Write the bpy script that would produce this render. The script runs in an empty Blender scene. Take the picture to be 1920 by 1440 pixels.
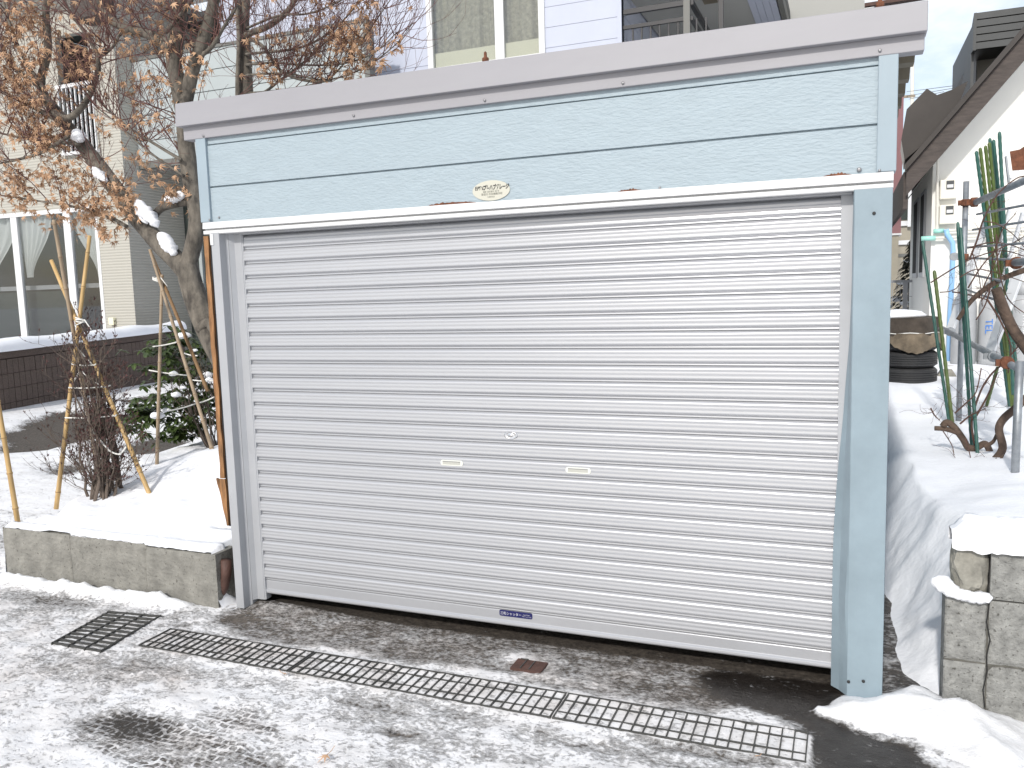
import bpy, math, random
import numpy as np
from mathutils import Vector, Matrix, noise

# ------------------------------------------------------------------ camera, sky, sun, exposure
S = bpy.context.scene
COL = S.collection
cam_d = bpy.data.cameras.new('camera'); cam = bpy.data.objects.new('camera', cam_d); COL.objects.link(cam)
rows = [[0.926672, 0.3746911, -0.0297593], [-0.014572, 0.1149277, 0.993267], [0.3755884, -0.919999, 0.1119603]]
cam.matrix_world = Matrix.Translation((3.0351, -3.6774, 1.7446)) @ Matrix(rows).transposed().to_4x4()
cam_d.sensor_width = 36.0; cam_d.lens = 29.13; cam_d.clip_start = 0.05; cam_d.clip_end = 2000
S.camera = cam
SUN_EL, SUN_AZ = math.radians(34), math.radians(-3)      # azimuth measured from -Y (the street side) towards +X
W = bpy.data.worlds.new('World'); S.world = W; W.use_nodes = True
wn = W.node_tree.nodes; wl = W.node_tree.links
bg = wn['Background']; sky = wn.new('ShaderNodeTexSky'); sky.sky_type = 'NISHITA'; sky.sun_disc = False
sky.sun_elevation = SUN_EL; sky.sun_rotation = math.pi - SUN_AZ; sky.air_density = 1.0; sky.dust_density = 1.5; sky.ozone_density = 1.0
tc = wn.new('ShaderNodeTexCoord'); mpw = wn.new('ShaderNodeMapping'); mpw.inputs['Scale'].default_value = (1, 1, 2.2)
cn = wn.new('ShaderNodeTexNoise'); cn.inputs['Scale'].default_value = 2.6; cn.inputs['Detail'].default_value = 7; cn.inputs['Roughness'].default_value = .6
cr = wn.new('ShaderNodeValToRGB'); cr.color_ramp.elements[0].position = .36; cr.color_ramp.elements[1].position = .64
mx = wn.new('ShaderNodeMix'); mx.data_type = 'RGBA'; mx.inputs[7].default_value = (7.6, 7.9, 8.2, 1)
wl.new(tc.outputs['Generated'], mpw.inputs['Vector']); wl.new(mpw.outputs['Vector'], cn.inputs['Vector'])
wl.new(cn.outputs['Fac'], cr.inputs['Fac']); wl.new(cr.outputs['Color'], mx.inputs[0])
wl.new(sky.outputs['Color'], mx.inputs[6]); wl.new(mx.outputs[2], bg.inputs['Color'])
bg.inputs['Strength'].default_value = 0.12
sl = bpy.data.lights.new('sun', 'SUN'); sun = bpy.data.objects.new('sun', sl); COL.objects.link(sun)
sl.energy = 2.3; sl.angle = math.radians(2.5); sl.color = (1, .96, .9)
to_sun = Vector((math.sin(SUN_AZ) * math.cos(SUN_EL), -math.cos(SUN_AZ) * math.cos(SUN_EL), math.sin(SUN_EL)))
sun.rotation_euler = to_sun.to_track_quat('Z', 'Y').to_euler()
S.view_settings.view_transform = 'Standard'; S.view_settings.look = 'None'; S.view_settings.gamma = 1
S.view_settings.exposure = 0.37
RND = random.Random(7)

# ------------------------------------------------------------------ materials
def mat(name, col, rough=.6, metal=0., var=.0, vs=6., bump=0., bs=40., stretch=(1, 1, 1), spec=.5, coat=0., dark=None, det=6):
    m = bpy.data.materials.new(name); m.use_nodes = True
    n = m.node_tree.nodes; l = m.node_tree.links; b = n['Principled BSDF']
    b.inputs['Roughness'].default_value = rough; b.inputs['Metallic'].default_value = metal
    b.inputs['Specular IOR Level'].default_value = spec; b.inputs['Coat Weight'].default_value = coat
    b.inputs['Base Color'].default_value = (*col, 1)
    c = n.new('ShaderNodeTexCoord'); mp = n.new('ShaderNodeMapping'); mp.inputs['Scale'].default_value = stretch
    l.new(c.outputs['Object'], mp.inputs['Vector'])
    if var:
        t = n.new('ShaderNodeTexNoise'); t.inputs['Scale'].default_value = vs; t.inputs['Detail'].default_value = det; t.inputs['Roughness'].default_value = .62
        r = n.new('ShaderNodeValToRGB'); r.color_ramp.elements[0].position = .3; r.color_ramp.elements[1].position = .7
        d = dark if dark else tuple(x * (1 - var) for x in col); u = tuple(min(1, x * (1 + var * .6)) for x in col)
        r.color_ramp.elements[0].color = (*d, 1); r.color_ramp.elements[1].color = (*u, 1)
        l.new(mp.outputs['Vector'], t.inputs['Vector']); l.new(t.outputs['Fac'], r.inputs['Fac']); l.new(r.outputs['Color'], b.inputs['Base Color'])
    if bump:
        t2 = n.new('ShaderNodeTexNoise'); t2.inputs['Scale'].default_value = bs; t2.inputs['Detail'].default_value = 5
        bp = n.new('ShaderNodeBump'); bp.inputs['Strength'].default_value = bump; bp.inputs['Distance'].default_value = .01
        l.new(mp.outputs['Vector'], t2.inputs['Vector']); l.new(t2.outputs['Fac'], bp.inputs['Height']); l.new(bp.outputs['Normal'], b.inputs['Normal'])
    return m
def pitted(m, scale, lo, hi):
    n, l, b = nodes(m); src = b.inputs['Base Color'].links[0].from_socket
    c = n.new('ShaderNodeTexCoord'); t = n.new('ShaderNodeTexNoise'); t.inputs['Scale'].default_value = scale; t.inputs['Detail'].default_value = 3; t.inputs['Roughness'].default_value = .5
    r = n.new('ShaderNodeValToRGB'); r.color_ramp.elements[0].position = lo; r.color_ramp.elements[1].position = hi; r.color_ramp.elements[0].color = (.35, .34, .32, 1); r.color_ramp.elements[1].color = (1, 1, 1, 1)
    x = n.new('ShaderNodeMix'); x.data_type = 'RGBA'; x.blend_type = 'MULTIPLY'; x.inputs[0].default_value = 1
    l.new(c.outputs['Object'], t.inputs['Vector']); l.new(t.outputs['Fac'], r.inputs['Fac']); l.new(src, x.inputs[6]); l.new(r.outputs['Color'], x.inputs[7]); l.new(x.outputs[2], b.inputs['Base Color'])
def nodes(m): return m.node_tree.nodes, m.node_tree.links, m.node_tree.nodes['Principled BSDF']

M = {}
M['snow'] = mat('snow', (.86, .87, .9), .75, var=.03, vs=3, bump=.45, bs=30, spec=.2)
M['shutter'] = mat('shutter_paint', (.435, .443, .465), .3, .35, var=.04, vs=3, stretch=(.2, 1, 1))
M['frame'] = mat('frame_paint', (.37, .38, .40), .45, .1, var=.06, vs=5)
M['blue_siding'] = mat('blue_siding', (.315, .38, .42), .55, var=.05, vs=9, bump=.5, bs=34, stretch=(1, 1, 3.2))
M['blue_trim'] = mat('blue_trim', (.28, .345, .39), .45, var=.06, vs=4)
M['blue_sheet'] = mat('blue_sheet', (.235, .30, .342), .42, var=.13, vs=5, bump=.25, bs=5, det=8)
M['grey_fascia'] = mat('grey_fascia', (.295, .29, .31), .5, var=.06, vs=2, stretch=(.5, 1, 2))
M['white_paint'] = mat('white_paint', (.64, .645, .65), .4, var=.02, vs=5)
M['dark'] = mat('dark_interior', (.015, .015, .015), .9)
M['screw'] = mat('screw_metal', (.25, .25, .26), .4, .7)
M['rust'] = mat('rust', (.16, .06, .03), .85, var=.5, vs=30, bump=.6, bs=90)
M['wood_rot'] = mat('weathered_wood', (.29, .145, .06), .8, var=.65, vs=7, stretch=(6, 6, 1), bump=.5, bs=20)
M['tar'] = mat('tar_paper', (.025, .027, .032), .6, var=.4, vs=12, bump=.5, bs=20)
M['concrete'] = mat('concrete', (.23, .223, .20), .9, var=.32, vs=11, bump=1, bs=45, det=10)
M['concrete_grey'] = mat('concrete_grey', (.255, .255, .242), .9, var=.42, vs=22, bump=1, bs=70, det=10)
pitted(M['concrete_grey'], 75, .30, .40); pitted(M['concrete'], 60, .28, .38)
M['mortar'] = mat('old_mortar', (.12, .115, .10), .95, var=.4, vs=20, bump=.5, bs=60)
M['stone'] = mat('broken_stone', (.27, .26, .225), .9, var=.45, vs=14, bump=1, bs=25, det=10)
M['iron'] = mat('grate_iron', (.095, .095, .09), .55, .5, var=.4, vs=20)
M['galv'] = mat('galvanised_pipe', (.33, .35, .37), .45, .6, var=.3, vs=14)
M['bamboo'] = mat('bamboo', (.50, .33, .14), .5, var=.22, vs=5, stretch=(3, 3, 1))
M['bamboo_grey'] = mat('weathered_bamboo', (.33, .25, .17), .6, var=.25, vs=5, stretch=(3, 3, 1))
M['bamboo_node'] = mat('bamboo_joint', (.22, .13, .06), .7)
M['rope'] = mat('white_rope', (.75, .74, .70), .8)
M['bark'] = mat('maple_bark', (.15, .132, .108), .9, var=.7, vs=13, stretch=(1, 1, .5), bump=1, bs=30, dark=(.035, .03, .026))
M['twig'] = mat('maple_twig', (.125, .058, .05), .7, var=.4, vs=5)
M['leaf_dry'] = mat('dry_leaf', (.51, .33, .21), .8, var=.45, vs=5, spec=.2)
M['stem'] = mat('shrub_stem', (.13, .10, .08), .85, var=.4, vs=9)
M['bud'] = mat('shrub_bud', (.10, .045, .04), .7, var=.4, vs=20)
M['leaf_green'] = mat('evergreen_leaf', (.055, .085, .022), .4, var=.55, vs=9)
M['brown_block'] = mat('brown_block', (.105, .078, .065), .9, var=.35, vs=60, bump=.6, bs=120)
M['stake_teal'] = mat('teal_stake', (.03, .105, .085), .4, var=.25, vs=14)
M['stake_olive'] = mat('olive_stake', (.085, .125, .03), .45, var=.25, vs=14)
M['vine'] = mat('vine_bark', (.10, .068, .05), .9, var=.5, vs=12, bump=1, bs=40)
M['vine_twig'] = mat('vine_twig', (.095, .048, .035), .8, var=.3, vs=8)
M['alu'] = mat('ladder_aluminium', (.72, .73, .74), .4, .3, var=.1, vs=6)
M['rubber'] = mat('tyre_rubber', (.022, .022, .023), .6, var=.3, vs=12)
M['cloth'] = mat('burlap', (.17, .135, .095), .95, var=.55, vs=5, bump=.6, bs=90)
M['cloth_dark'] = mat('dark_cloth', (.06, .048, .038), .95, var=.5, vs=7, bump=.4, bs=60)
M['gas'] = mat('gas_cylinder_grey', (.36, .37, .38), .45, var=.1, vs=6)
M['pipe_blue'] = mat('pvc_blue', (.28, .5, .78), .35)
M['pipe_mint'] = mat('pvc_mint', (.35, .68, .60), .4)
M['pipe_white'] = mat('pvc_white', (.66, .64, .58), .5)
M['white_wall'] = mat('white_render', (.80, .79, .75), .85, var=.02, vs=4)
M['brown_wood'] = mat('brown_board', (.065, .052, .046), .75, var=.4, vs=6, stretch=(1, 5, 5), bump=.4, bs=20)
M['brown_sheet'] = mat('brown_sheet', (.038, .032, .029), .3, .2, var=.3, vs=2)
M['soffit'] = mat('grey_soffit', (.36, .36, .34), .8)
M['dark_siding'] = mat('charcoal_siding', (.055, .06, .063), .5, var=.15, vs=3)
M['lilac'] = mat('lilac_siding', (.46, .49, .585), .6, var=.03, vs=3)
M['black_metal'] = mat('black_metal', (.025, .025, .028), .4, .2)
M['grey_post'] = mat('grey_post', (.13, .13, .12), .5)
M['beige_wall'] = mat('beige_render', (.33, .30, .24), .9, var=.05, vs=2)
M['pink_wall'] = mat('dusty_red_siding', (.24, .125, .13), .8, var=.04, vs=2)
M['panel'] = mat('balcony_panel', (.35, .385, .39), .6, var=.03, vs=2)
M['curtain'] = mat('sheer_curtain', (.62, .63, .62), .9)
M['curtain_lace'] = mat('lace_curtain', (.36, .345, .25), .95, var=.35, vs=16, det=3)
M['cream_board'] = mat('cream_board', (.72, .70, .52), .8)
M['olive_deck'] = mat('folded_roof_sheet', (.15, .125, .085), .6, var=.3, vs=4)
M['plate'] = mat('ivory_plate', (.50, .49, .42), .35)
M['ink'] = mat('black_ink', (.02, .02, .02), .6)
M['ink_grey'] = mat('faded_ink', (.12, .12, .10), .6)
M['navy'] = mat('navy_badge', (.012, .014, .09), .3)
M['badge_white'] = mat('badge_lettering', (.62, .62, .66), .5)
M['blue_ink'] = mat('blue_lettering', (.03, .17, .55), .5)
M['ivory'] = mat('ivory_plastic', (.64, .65, .60), .4)
M['recess'] = mat('handle_recess', (.42, .42, .38), .5)
M['chrome'] = mat('chrome', (.75, .75, .76), .12, 1.)
M['rubber_black'] = mat('black_rubber', (.02, .02, .02), .7)
M['wood_plank'] = mat('old_plank', (.30, .25, .19), .9, var=.4, vs=10, stretch=(1, 6, 6))
M['grey_room'] = mat('room_screen', (.035, .045, .04), .8)
M['meter'] = mat('meter_case', (.70, .68, .60), .4)
M['fence_grey'] = mat('mesh_fence_grey', (.30, .31, .33), .5, .3)
M['conifer'] = mat('conifer_green', (.035, .035, .022), .9, var=.5, vs=8)
M['rust_pipe'] = mat('rusty_iron_pipe', (.085, .042, .032), .7, var=.4, vs=14, bump=.4, bs=60)

def glass(name, tint, gl):
    m = bpy.data.materials.new(name); m.use_nodes = True; n = m.node_tree.nodes; l = m.node_tree.links
    n.remove(n['Principled BSDF']); t = n.new('ShaderNodeBsdfTransparent'); g = n.new('ShaderNodeBsdfGlossy'); x = n.new('ShaderNodeMixShader')
    t.inputs['Color'].default_value = (*tint, 1); g.inputs['Roughness'].default_value = .02; x.inputs[0].default_value = gl
    l.new(t.outputs[0], x.inputs[1]); l.new(g.outputs[0], x.inputs[2]); l.new(x.outputs[0], n['Material Output'].inputs['Surface'])
    return m
M['glass'] = glass('window_glass', (.86, .87, .87), .10)

# cream siding: fine horizontal ribs
def ribbed(name, col, period):
    m = mat(name, col, .85); n, l, b = nodes(m)
    c = n.new('ShaderNodeTexCoord'); w = n.new('ShaderNodeTexWave'); w.bands_direction = 'Z'; w.inputs['Scale'].default_value = .314 / period
    w.inputs['Distortion'].default_value = .5; w.inputs['Detail Scale'].default_value = 3
    r = n.new('ShaderNodeValToRGB'); r.color_ramp.elements[0].position = .08; r.color_ramp.elements[1].position = .35
    r.color_ramp.elements[0].color = (*[x * .80 for x in col], 1); r.color_ramp.elements[1].color = (*col, 1)
    bp = n.new('ShaderNodeBump'); bp.inputs['Distance'].default_value = .01; bp.inputs['Strength'].default_value = .6
    l.new(c.outputs['Object'], w.inputs['Vector']); l.new(w.outputs['Fac'], r.inputs['Fac']); l.new(r.outputs['Color'], b.inputs['Base Color'])
    l.new(w.outputs['Fac'], bp.inputs['Height']); l.new(bp.outputs['Normal'], b.inputs['Normal'])
    return m
M['cream'] = ribbed('cream_ribbed_siding', (.42, .405, .36), .05)

# ------------------------------------------------------------------ mesh helpers
class MB:
    def __init__(s): s.v = []; s.f = []; s.m = []; s.k = 0
    def add(s, vs, fs, m=None):
        o = len(s.v); s.v += [tuple(p) for p in vs]; s.f += [tuple(i + o for i in f) for f in fs]; s.m += [s.k if m is None else m] * len(fs); return s
    def box(s, x0, x1, y0, y1, z0, z1, m=None):
        return s.add([(x0,y0,z0),(x1,y0,z0),(x1,y1,z0),(x0,y1,z0),(x0,y0,z1),(x1,y0,z1),(x1,y1,z1),(x0,y1,z1)],
                     [(0,3,2,1),(4,5,6,7),(0,1,5,4),(1,2,6,5),(2,3,7,6),(3,0,4,7)], m)
    def extr(s, prof, axis, a0, a1, m=None, close=True):
        n = len(prof)
        def P(p, a): return {'X': (a, p[0], p[1]), 'Y': (p[0], a, p[1]), 'Z': (p[0], p[1], a)}[axis]
        vs = [P(p, a0) for p in prof] + [P(p, a1) for p in prof]
        r = n if close else n - 1
        fs = [(i, (i + 1) % n, (i + 1) % n + n, i + n) for i in range(r)]
        if close: fs += [tuple(range(n))[::-1], tuple(range(n, 2 * n))]
        return s.add(vs, fs, m)
    def tube(s, pts, rad, n=8, m=None, cap=True):
        pts = [Vector(p) for p in pts]; k = len(pts)
        if not hasattr(rad, '__len__'): rad = [rad] * k
        vs = []; a = None
        for i in range(k):
            d = (pts[min(i + 1, k - 1)] - pts[max(i - 1, 0)])
            if d.length < 1e-9: d = Vector((0, 0, 1))
            d.normalize()
            if a is None:
                a = d.orthogonal().normalized()
            else:
                a = a - d * a.dot(d); a = a.normalized() if a.length > 1e-6 else d.orthogonal().normalized()
            b = d.cross(a)
            for j in range(n):
                t = 2 * math.pi * j / n; vs.append(pts[i] + (a * math.cos(t) + b * math.sin(t)) * rad[i])
        fs = [(i * n + j, i * n + (j + 1) % n, (i + 1) * n + (j + 1) % n, (i + 1) * n + j) for i in range(k - 1) for j in range(n)]
        if cap: fs += [tuple(range(n))[::-1], tuple(range((k - 1) * n, k * n))]
        return s.add(vs, fs, m)
    def bar(s, p0, p1, w, h, m=None):
        p0 = Vector(p0); p1 = Vector(p1); d = (p1 - p0).normalized(); a = d.cross(Vector((0, 0, 1)))
        a = a.normalized() if a.length > 1e-5 else Vector((1, 0, 0)); b = a.cross(d)
        vs = [p + a * x * w / 2 + b * y * h / 2 for p in (p0, p1) for x, y in ((-1, -1), (1, -1), (1, 1), (-1, 1))]
        return s.add(vs, [(0,1,2,3)[::-1],(4,5,6,7),(0,1,5,4),(1,2,6,5),(2,3,7,6),(3,0,4,7)], m)
    def grid(s, fn, nu, nv, m=None):
        vs = [fn(i / nu, j / nv) for j in range(nv + 1) for i in range(nu + 1)]
        fs = [(j * (nu + 1) + i, j * (nu + 1) + i + 1, (j + 1) * (nu + 1) + i + 1, (j + 1) * (nu + 1) + i) for j in range(nv) for i in range(nu)]
        return s.add(vs, fs, m)
    def lathe(s, prof, c, n=24, m=None, axis='Z'):
        vs = []
        for (r, h) in prof:
            for j in range(n):
                t = 2 * math.pi * j / n; x, y = r * math.cos(t), r * math.sin(t)
                vs.append({'Z': (c[0] + x, c[1] + y, c[2] + h), 'Y': (c[0] + x, c[1] + h, c[2] + y), 'X': (c[0] + h, c[1] + x, c[2] + y)}[axis])
        k = len(prof)
        fs = [(i * n + j, i * n + (j + 1) % n, (i + 1) * n + (j + 1) % n, (i + 1) * n + j) for i in range(k - 1) for j in range(n)]
        fs += [tuple(range(n))[::-1], tuple(range((k - 1) * n, k * n))]
        return s.add(vs, fs, m)
    def blob(s, c, r, seed=0, amp=.25, fr=2., nu=14, nv=9, m=None):
        c = Vector(c); vs = []
        for j in range(nv + 1):
            ph = math.pi * j / nv
            for i in range(nu):
                th = 2 * math.pi * i / nu; d = Vector((math.sin(ph) * math.cos(th), math.sin(ph) * math.sin(th), math.cos(ph)))
                k = 1 + amp * noise.noise(d * fr + Vector((seed * 3.7, seed * 1.3, 0)))
                vs.append(c + Vector((d.x * r[0], d.y * r[1], d.z * r[2])) * k)
        fs = [(j * nu + i, j * nu + (i + 1) % nu, (j + 1) * nu + (i + 1) % nu, (j + 1) * nu + i) for j in range(nv) for i in range(nu)]
        return s.add(vs, fs, m)
    def text(s, body, size, origin, ux, uy, m=None, cx=True, shear=0., sx=1., bold=0.):
        c = bpy.data.curves.new('lettering', 'FONT'); c.body = body; c.size = size; c.shear = shear; c.offset = bold
        if cx: c.align_x = 'CENTER'
        o = bpy.data.objects.new('lettering', c); COL.objects.link(o)
        dg = bpy.context.evaluated_depsgraph_get(); me = bpy.data.meshes.new_from_object(o.evaluated_get(dg))
        ux = Vector(ux); uy = Vector(uy); og = Vector(origin)
        s.add([og + ux * v.co.x * sx + uy * v.co.y for v in me.vertices], [tuple(p.vertices) for p in me.polygons], m)
        bpy.data.objects.remove(o); bpy.data.curves.remove(c); bpy.data.meshes.remove(me)
        return s
    def build(s, name, mats, parent=None, smooth=False, bevel=0., label=None):
        if not isinstance(mats, (list, tuple)): mats = [mats]
        base = Vector((0, 0, 0)); p = parent
        while p is not None: base += p.location; p = p.parent
        me = bpy.data.meshes.new(name); me.from_pydata([tuple(Vector(v) - base) for v in s.v], [], s.f); me.update()
        for x in mats: me.materials.append(M[x] if isinstance(x, str) else x)
        me.polygons.foreach_set('material_index', s.m)
        if smooth: me.polygons.foreach_set('use_smooth', [True] * len(me.polygons))
        o = bpy.data.objects.new(name, me); COL.objects.link(o)
        if parent is not None: o.parent = parent
        if bevel:
            b = o.modifiers.new('bevel', 'BEVEL'); b.width = bevel; b.segments = 2; b.limit_method = 'ANGLE'
        if label: o['label'] = label
        return o
def thing(name, label, cat, loc, group=None):
    o = bpy.data.objects.new(name, None); COL.objects.link(o); o.location = loc; o.empty_display_size = .1
    o['label'] = label; o['category'] = cat
    if group: o['group'] = group
    return o
def tag(o, label, cat, group=None):
    o['label'] = label; o['category'] = cat
    if group: o['group'] = group
    return o
def move_origin(o, c):
    """put a single-mesh thing's origin at its base"""
    c = Vector(c); o.data.transform(Matrix.Translation(-c)); o.location = c; return o
def fbm(x, y, z=0., o=4, s=1.): return noise.fractal(Vector((x * s, y * s, z)), 1., 2., o)
def sst(a, b, x):
    t = min(1, max(0, (x - a) / (b - a))); return t * t * (3 - 2 * t)
def inpoly(x, y, P):
    r = False; j = len(P) - 1
    for i in range(len(P)):
        if (P[i][1] > y) != (P[j][1] > y) and x < (P[j][0] - P[i][0]) * (y - P[i][1]) / (P[j][1] - P[i][1]) + P[i][0]: r = not r
        j = i
    return r
def dpoly(x, y, P):
    """signed distance to a polygon, positive inside"""
    d = 1e9; j = len(P) - 1
    for i in range(len(P)):
        ax, ay = P[j][0], P[j][1]; bx, by = P[i][0] - ax, P[i][1] - ay
        t = max(0, min(1, ((x - ax) * bx + (y - ay) * by) / (bx * bx + by * by + 1e-12)))
        d = min(d, math.hypot(x - ax - bx * t, y - ay - by * t)); j = i
    return d if inpoly(x, y, P) else -d

# ------------------------------------------------------------------ ground
def rise(x, y):
    d = (-(x + 2.2) * .8 + (y - .3) * .6)
    return .35 * sst(0, 5.2, d) if x < -1.9 else .35 * sst(0, 5.2, d) * sst(-.3, -1.9, x) if x < -.3 else 0.
BED = [(-2.03, -.098), (-1.2, -.112), (-.285, -.125), (-.285, .10), (-.21, .16), (-.2, 3.0), (-2.9, 2.6), (-2.75, 1.4), (-2.3, .35)]
PATH_DARK = [(-5.639,2.561,0.320),(-5.884,3.143,0.330),(-6.427,3.909,0.340),(-5.683,3.870,0.340),(-5.187,4.088,0.335),(-4.759,3.755,0.320),(-4.583,3.333,0.300),(-4.549,2.658,0.270),(-4.850,1.970,0.220)]
PATH2 = [(-4.034,2.704,0.215),(-3.998,3.216,0.215),(-3.801,3.327,0.215),(-3.506,3.134,0.215),(-3.565,2.639,0.215),(-3.805,2.525,0.215)]
PATH3 = [(-4.153,1.914,0.150),(-4.146,2.116,0.150),(-4.072,2.238,0.150),(-3.761,2.063,0.150),(-3.796,1.768,0.150)]
PATH4 = [(-6.640,5.033,0.350),(-6.424,5.661,0.350),(-6.005,5.544,0.350),(-5.731,4.966,0.350),(-5.941,4.613,0.350)]
WET = [(2.410,-0.067,0.000),(2.497,0.041,0.000),(2.988,0.126,0.000),(3.076,-0.042,0.000),(3.015,-0.206,0.000),(3.152,-0.334,0.000),(3.297,-0.404,0.000),(3.368,-0.596,0.000),(2.918,-0.788,0.000),(2.917,-0.423,0.000),(2.668,-0.324,0.000),(2.503,-0.236,0.000)]
SPECK = [(-0.351,0.268,0.000),(0.767,0.459,-0.000),(1.762,0.395,0.000),(2.414,0.343,0.000),(2.621,-0.293,0.000),(2.534,-0.438,0.000),(2.005,-0.404,0.000),(1.485,-0.376,0.000),(0.739,-0.384,0.000),(0.209,-0.412,0.000),(-0.155,-0.276,0.000),(-0.175,-0.082,0.000)]
PILE = [(2.929,-0.240,0.030),(2.993,-0.133,0.030),(3.192,0.034,0.030),(3.296,0.229,0.030),(3.439,0.067,0.030),(3.715,-0.072,0.030),(3.669,-0.607,0.030),(3.472,-0.543,0.030),(3.366,-0.416,0.030),(3.261,-0.373,0.030),(3.150,-0.358,0.030),(3.026,-0.329,0.030)]
TYRE1 = [(-0.009,-1.306,0.000),(0.114,-1.169,0.000),(0.431,-1.156,0.000),(0.895,-1.215,0.000),(1.265,-1.314,0.000),(0.603,-1.546,0.000),(0.121,-1.440,0.000)]
TYRE2 = [(0.519,-1.158,0.000),(0.509,-1.020,0.000),(0.643,-0.975,0.000),(0.825,-1.045,0.000),(1.056,-1.159,0.000),(0.927,-1.191,0.000),(0.717,-1.192,0.000)]
DARKSPOT = [(0.121,-1.285,0.000),(0.208,-1.171,0.000),(0.448,-1.173,0.000),(0.497,-1.310,0.000),(0.330,-1.368,0.000)]
PATCHES = [  # x, y, radius x, radius y, change of snow cover
  [(-1.336,-0.322,0.000)], .34, .10, -.40, [(-1.214,-0.146,0.000)], .30, .05, -.25, [(-1.344,-0.539,0.000)], .12, .06, -.20,
  [(1.146,-0.794,0.000)], .16, .06, -.33, [(1.143,-0.913,0.000)], .12, .04, -.25, [(1.386,-0.962,0.000)], .10, .03, -.40, [(1.556,-0.749,0.000)], .16, .05, -.25,
  [(2.434,-0.702,0.000)], .18, .05, -.32, [(2.084,-0.804,0.000)], .25, .05, -.25, [(1.878,-0.953,0.000)], .2, .06, -.2, [(2.710,-0.702,0.000)], .2, .04, -.25,
  [(-0.058,-0.821,0.000)], .5, .10, -.16, [(-0.312,-0.994,0.000)], .4, .07, -.12, [(0.370,-0.794,0.000)], .3, .06, -.16, [(2.193,-0.577,0.000)], .2, .05, -.15, [(2.396,-0.811,0.000)], .3, .05, -.2,
  [(1.617,-0.174,0.000)], .16, .08, .45, [(1.422,-0.357,0.000)], .2, .04, .40, [(1.878,-0.316,0.000)], .2, .04, .38, [(2.179,-0.144,0.000)], .25, .05, .14, [(2.328,-0.393,0.000)], .3, .05, .25, [(0.714,-0.347,0.000)], .2, .05, .2,
  [(0.725,-0.500,0.000)], .4, .03, .12, [(-0.299,-0.361,0.000)], .1, .05, -.15, [(-0.039,-0.200,0.000)], .16, .06, -.3]
PT = [(PATCHES[i][0][0], PATCHES[i][0][1], PATCHES[i + 1], PATCHES[i + 2], PATCHES[i + 3]) for i in range(0, len(PATCHES), 4)]
DCOV = [(-0.815,-0.370,-0.000),(-0.472,-0.324,-0.000),(-0.397,-0.797,0.000),(-0.739,-0.805,0.000)]
LANE = [(-2.4, .1), (-1.9, 3.2), (-.3, 3.4), (-.3, 30), (-30, 30), (-30, .1)]
def cover_at(x, y):
    """(snow cover 0..1, brown dirt 0..1, wet 0..1, tread 0..1, height)"""
    c = .84 + .18 * fbm(x, y, 3.1, 4, 1.1); br = .18 + .22 * sst(.6, -1.2, x) * sst(.1, -.7, y); wet = 0.; tr = 0.; h = 0.
    near = -2.6 < y < 1.2 and -3.2 < x < 4.6
    if near:
        s = sst(-.05, .06, dpoly(x, y, SPECK)); c = c * (1 - s) + (.47 - .02 * x) * s; br = br * (1 - s) + .55 * s
        w = sst(-.04, .07, dpoly(x, y, WET) + .05 * fbm(x, y, 1, 3, 5)); c = c * (1 - w) + .12 * w; wet = w
        for (px, py, rx, ry, a) in PT: c += a * math.exp(-((x - px) / rx) ** 2 - ((y - py) / ry) ** 2)
        d1 = dpoly(x, y, TYRE1); d2 = dpoly(x, y, TYRE2); t = max(sst(-.06, .08, d1), sst(-.05, .06, d2)); tr = t
        c -= .30 * sst(-.05, .1, d1) + .15 * sst(-.05, .1, d2)
        dd = sst(-.06, .06, dpoly(x, y, DARKSPOT)); c -= .35 * dd; wet = max(wet, .8 * dd)
        br = max(br, .45 * t, .75 * math.exp(-((x + .1) / .55) ** 2 - ((y + .9) / .16) ** 2), .5 * math.exp(-((x + .5) / .5) ** 2 - ((y + 1.0) / .4) ** 2))
        if y > .04 and x > -.1 and x < 3.2: c = .1; wet = .4; br = .3
        p = dpoly(x, y, PILE) + .035 * fbm(x, y, 6, 4, 6)
        k = sst(-.005, .03, p); c = c * (1 - k) + 1.25 * k; wet *= 1 - k; h = max(0, min(.11, p * .38)) * (1 + .35 * fbm(x, y, 2, 4, 7)); br *= 1 - .8 * k
        e = math.exp(-((y + .17) / .05) ** 2) * sst(-2.2, -2.0, x) * (1 - sst(-.55, -.32, x))          # ploughed snow against the planter blocks
        c += .6 * e; h += .05 * e * (1 + .6 * fbm(x, y, 9, 4, 9)); br *= 1 - e
        g = max(0, 1 - abs(y + .56) / .13) if -.3 < x < 2.93 else 0
        if g: c = c * (1 - sst(0, .3, g)) + (.80 + .05 * x) * sst(0, .3, g); br = max(br, .55 - .1 * x); h += .008
        q = -.88 < x < -.36 and -.82 < y < -.3
        if q and dpoly(x, y, DCOV) > -.02: c = .80
        if x > 3.17 and x < 3.42 and y > -.05: c = .36 + .3 * fbm(x, y, 3, 3, 5); wet = .5
    if x < -1.9 and y > .05:
        c = max(c, .95); br = .03
        n = .09 * fbm(x, y, 5, 4, 2.4)
        for P, a in ((PATH_DARK, 1), (PATH2, 1), (PATH3, .7), (PATH4, 1)):
            k = sst(-.05, .08, dpoly(x, y, P) + n); c -= a * .95 * k; wet = max(wet, .3 * k)
        c -= .3 * math.exp(-((x + 2.75) / .35) ** 2 - ((y - .35) / .45) ** 2)
        h += .05 * sst(.6, 1, c)
    return min(1.3, max(0, c)), br, wet, tr, h
def axis(segs):
    a = [segs[0][0]]
    for lo, hi, st in segs:
        n = max(1, round((hi - lo) / st)); a += [lo + (hi - lo) * (i + 1) / n for i in range(n)]
    return a
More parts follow.
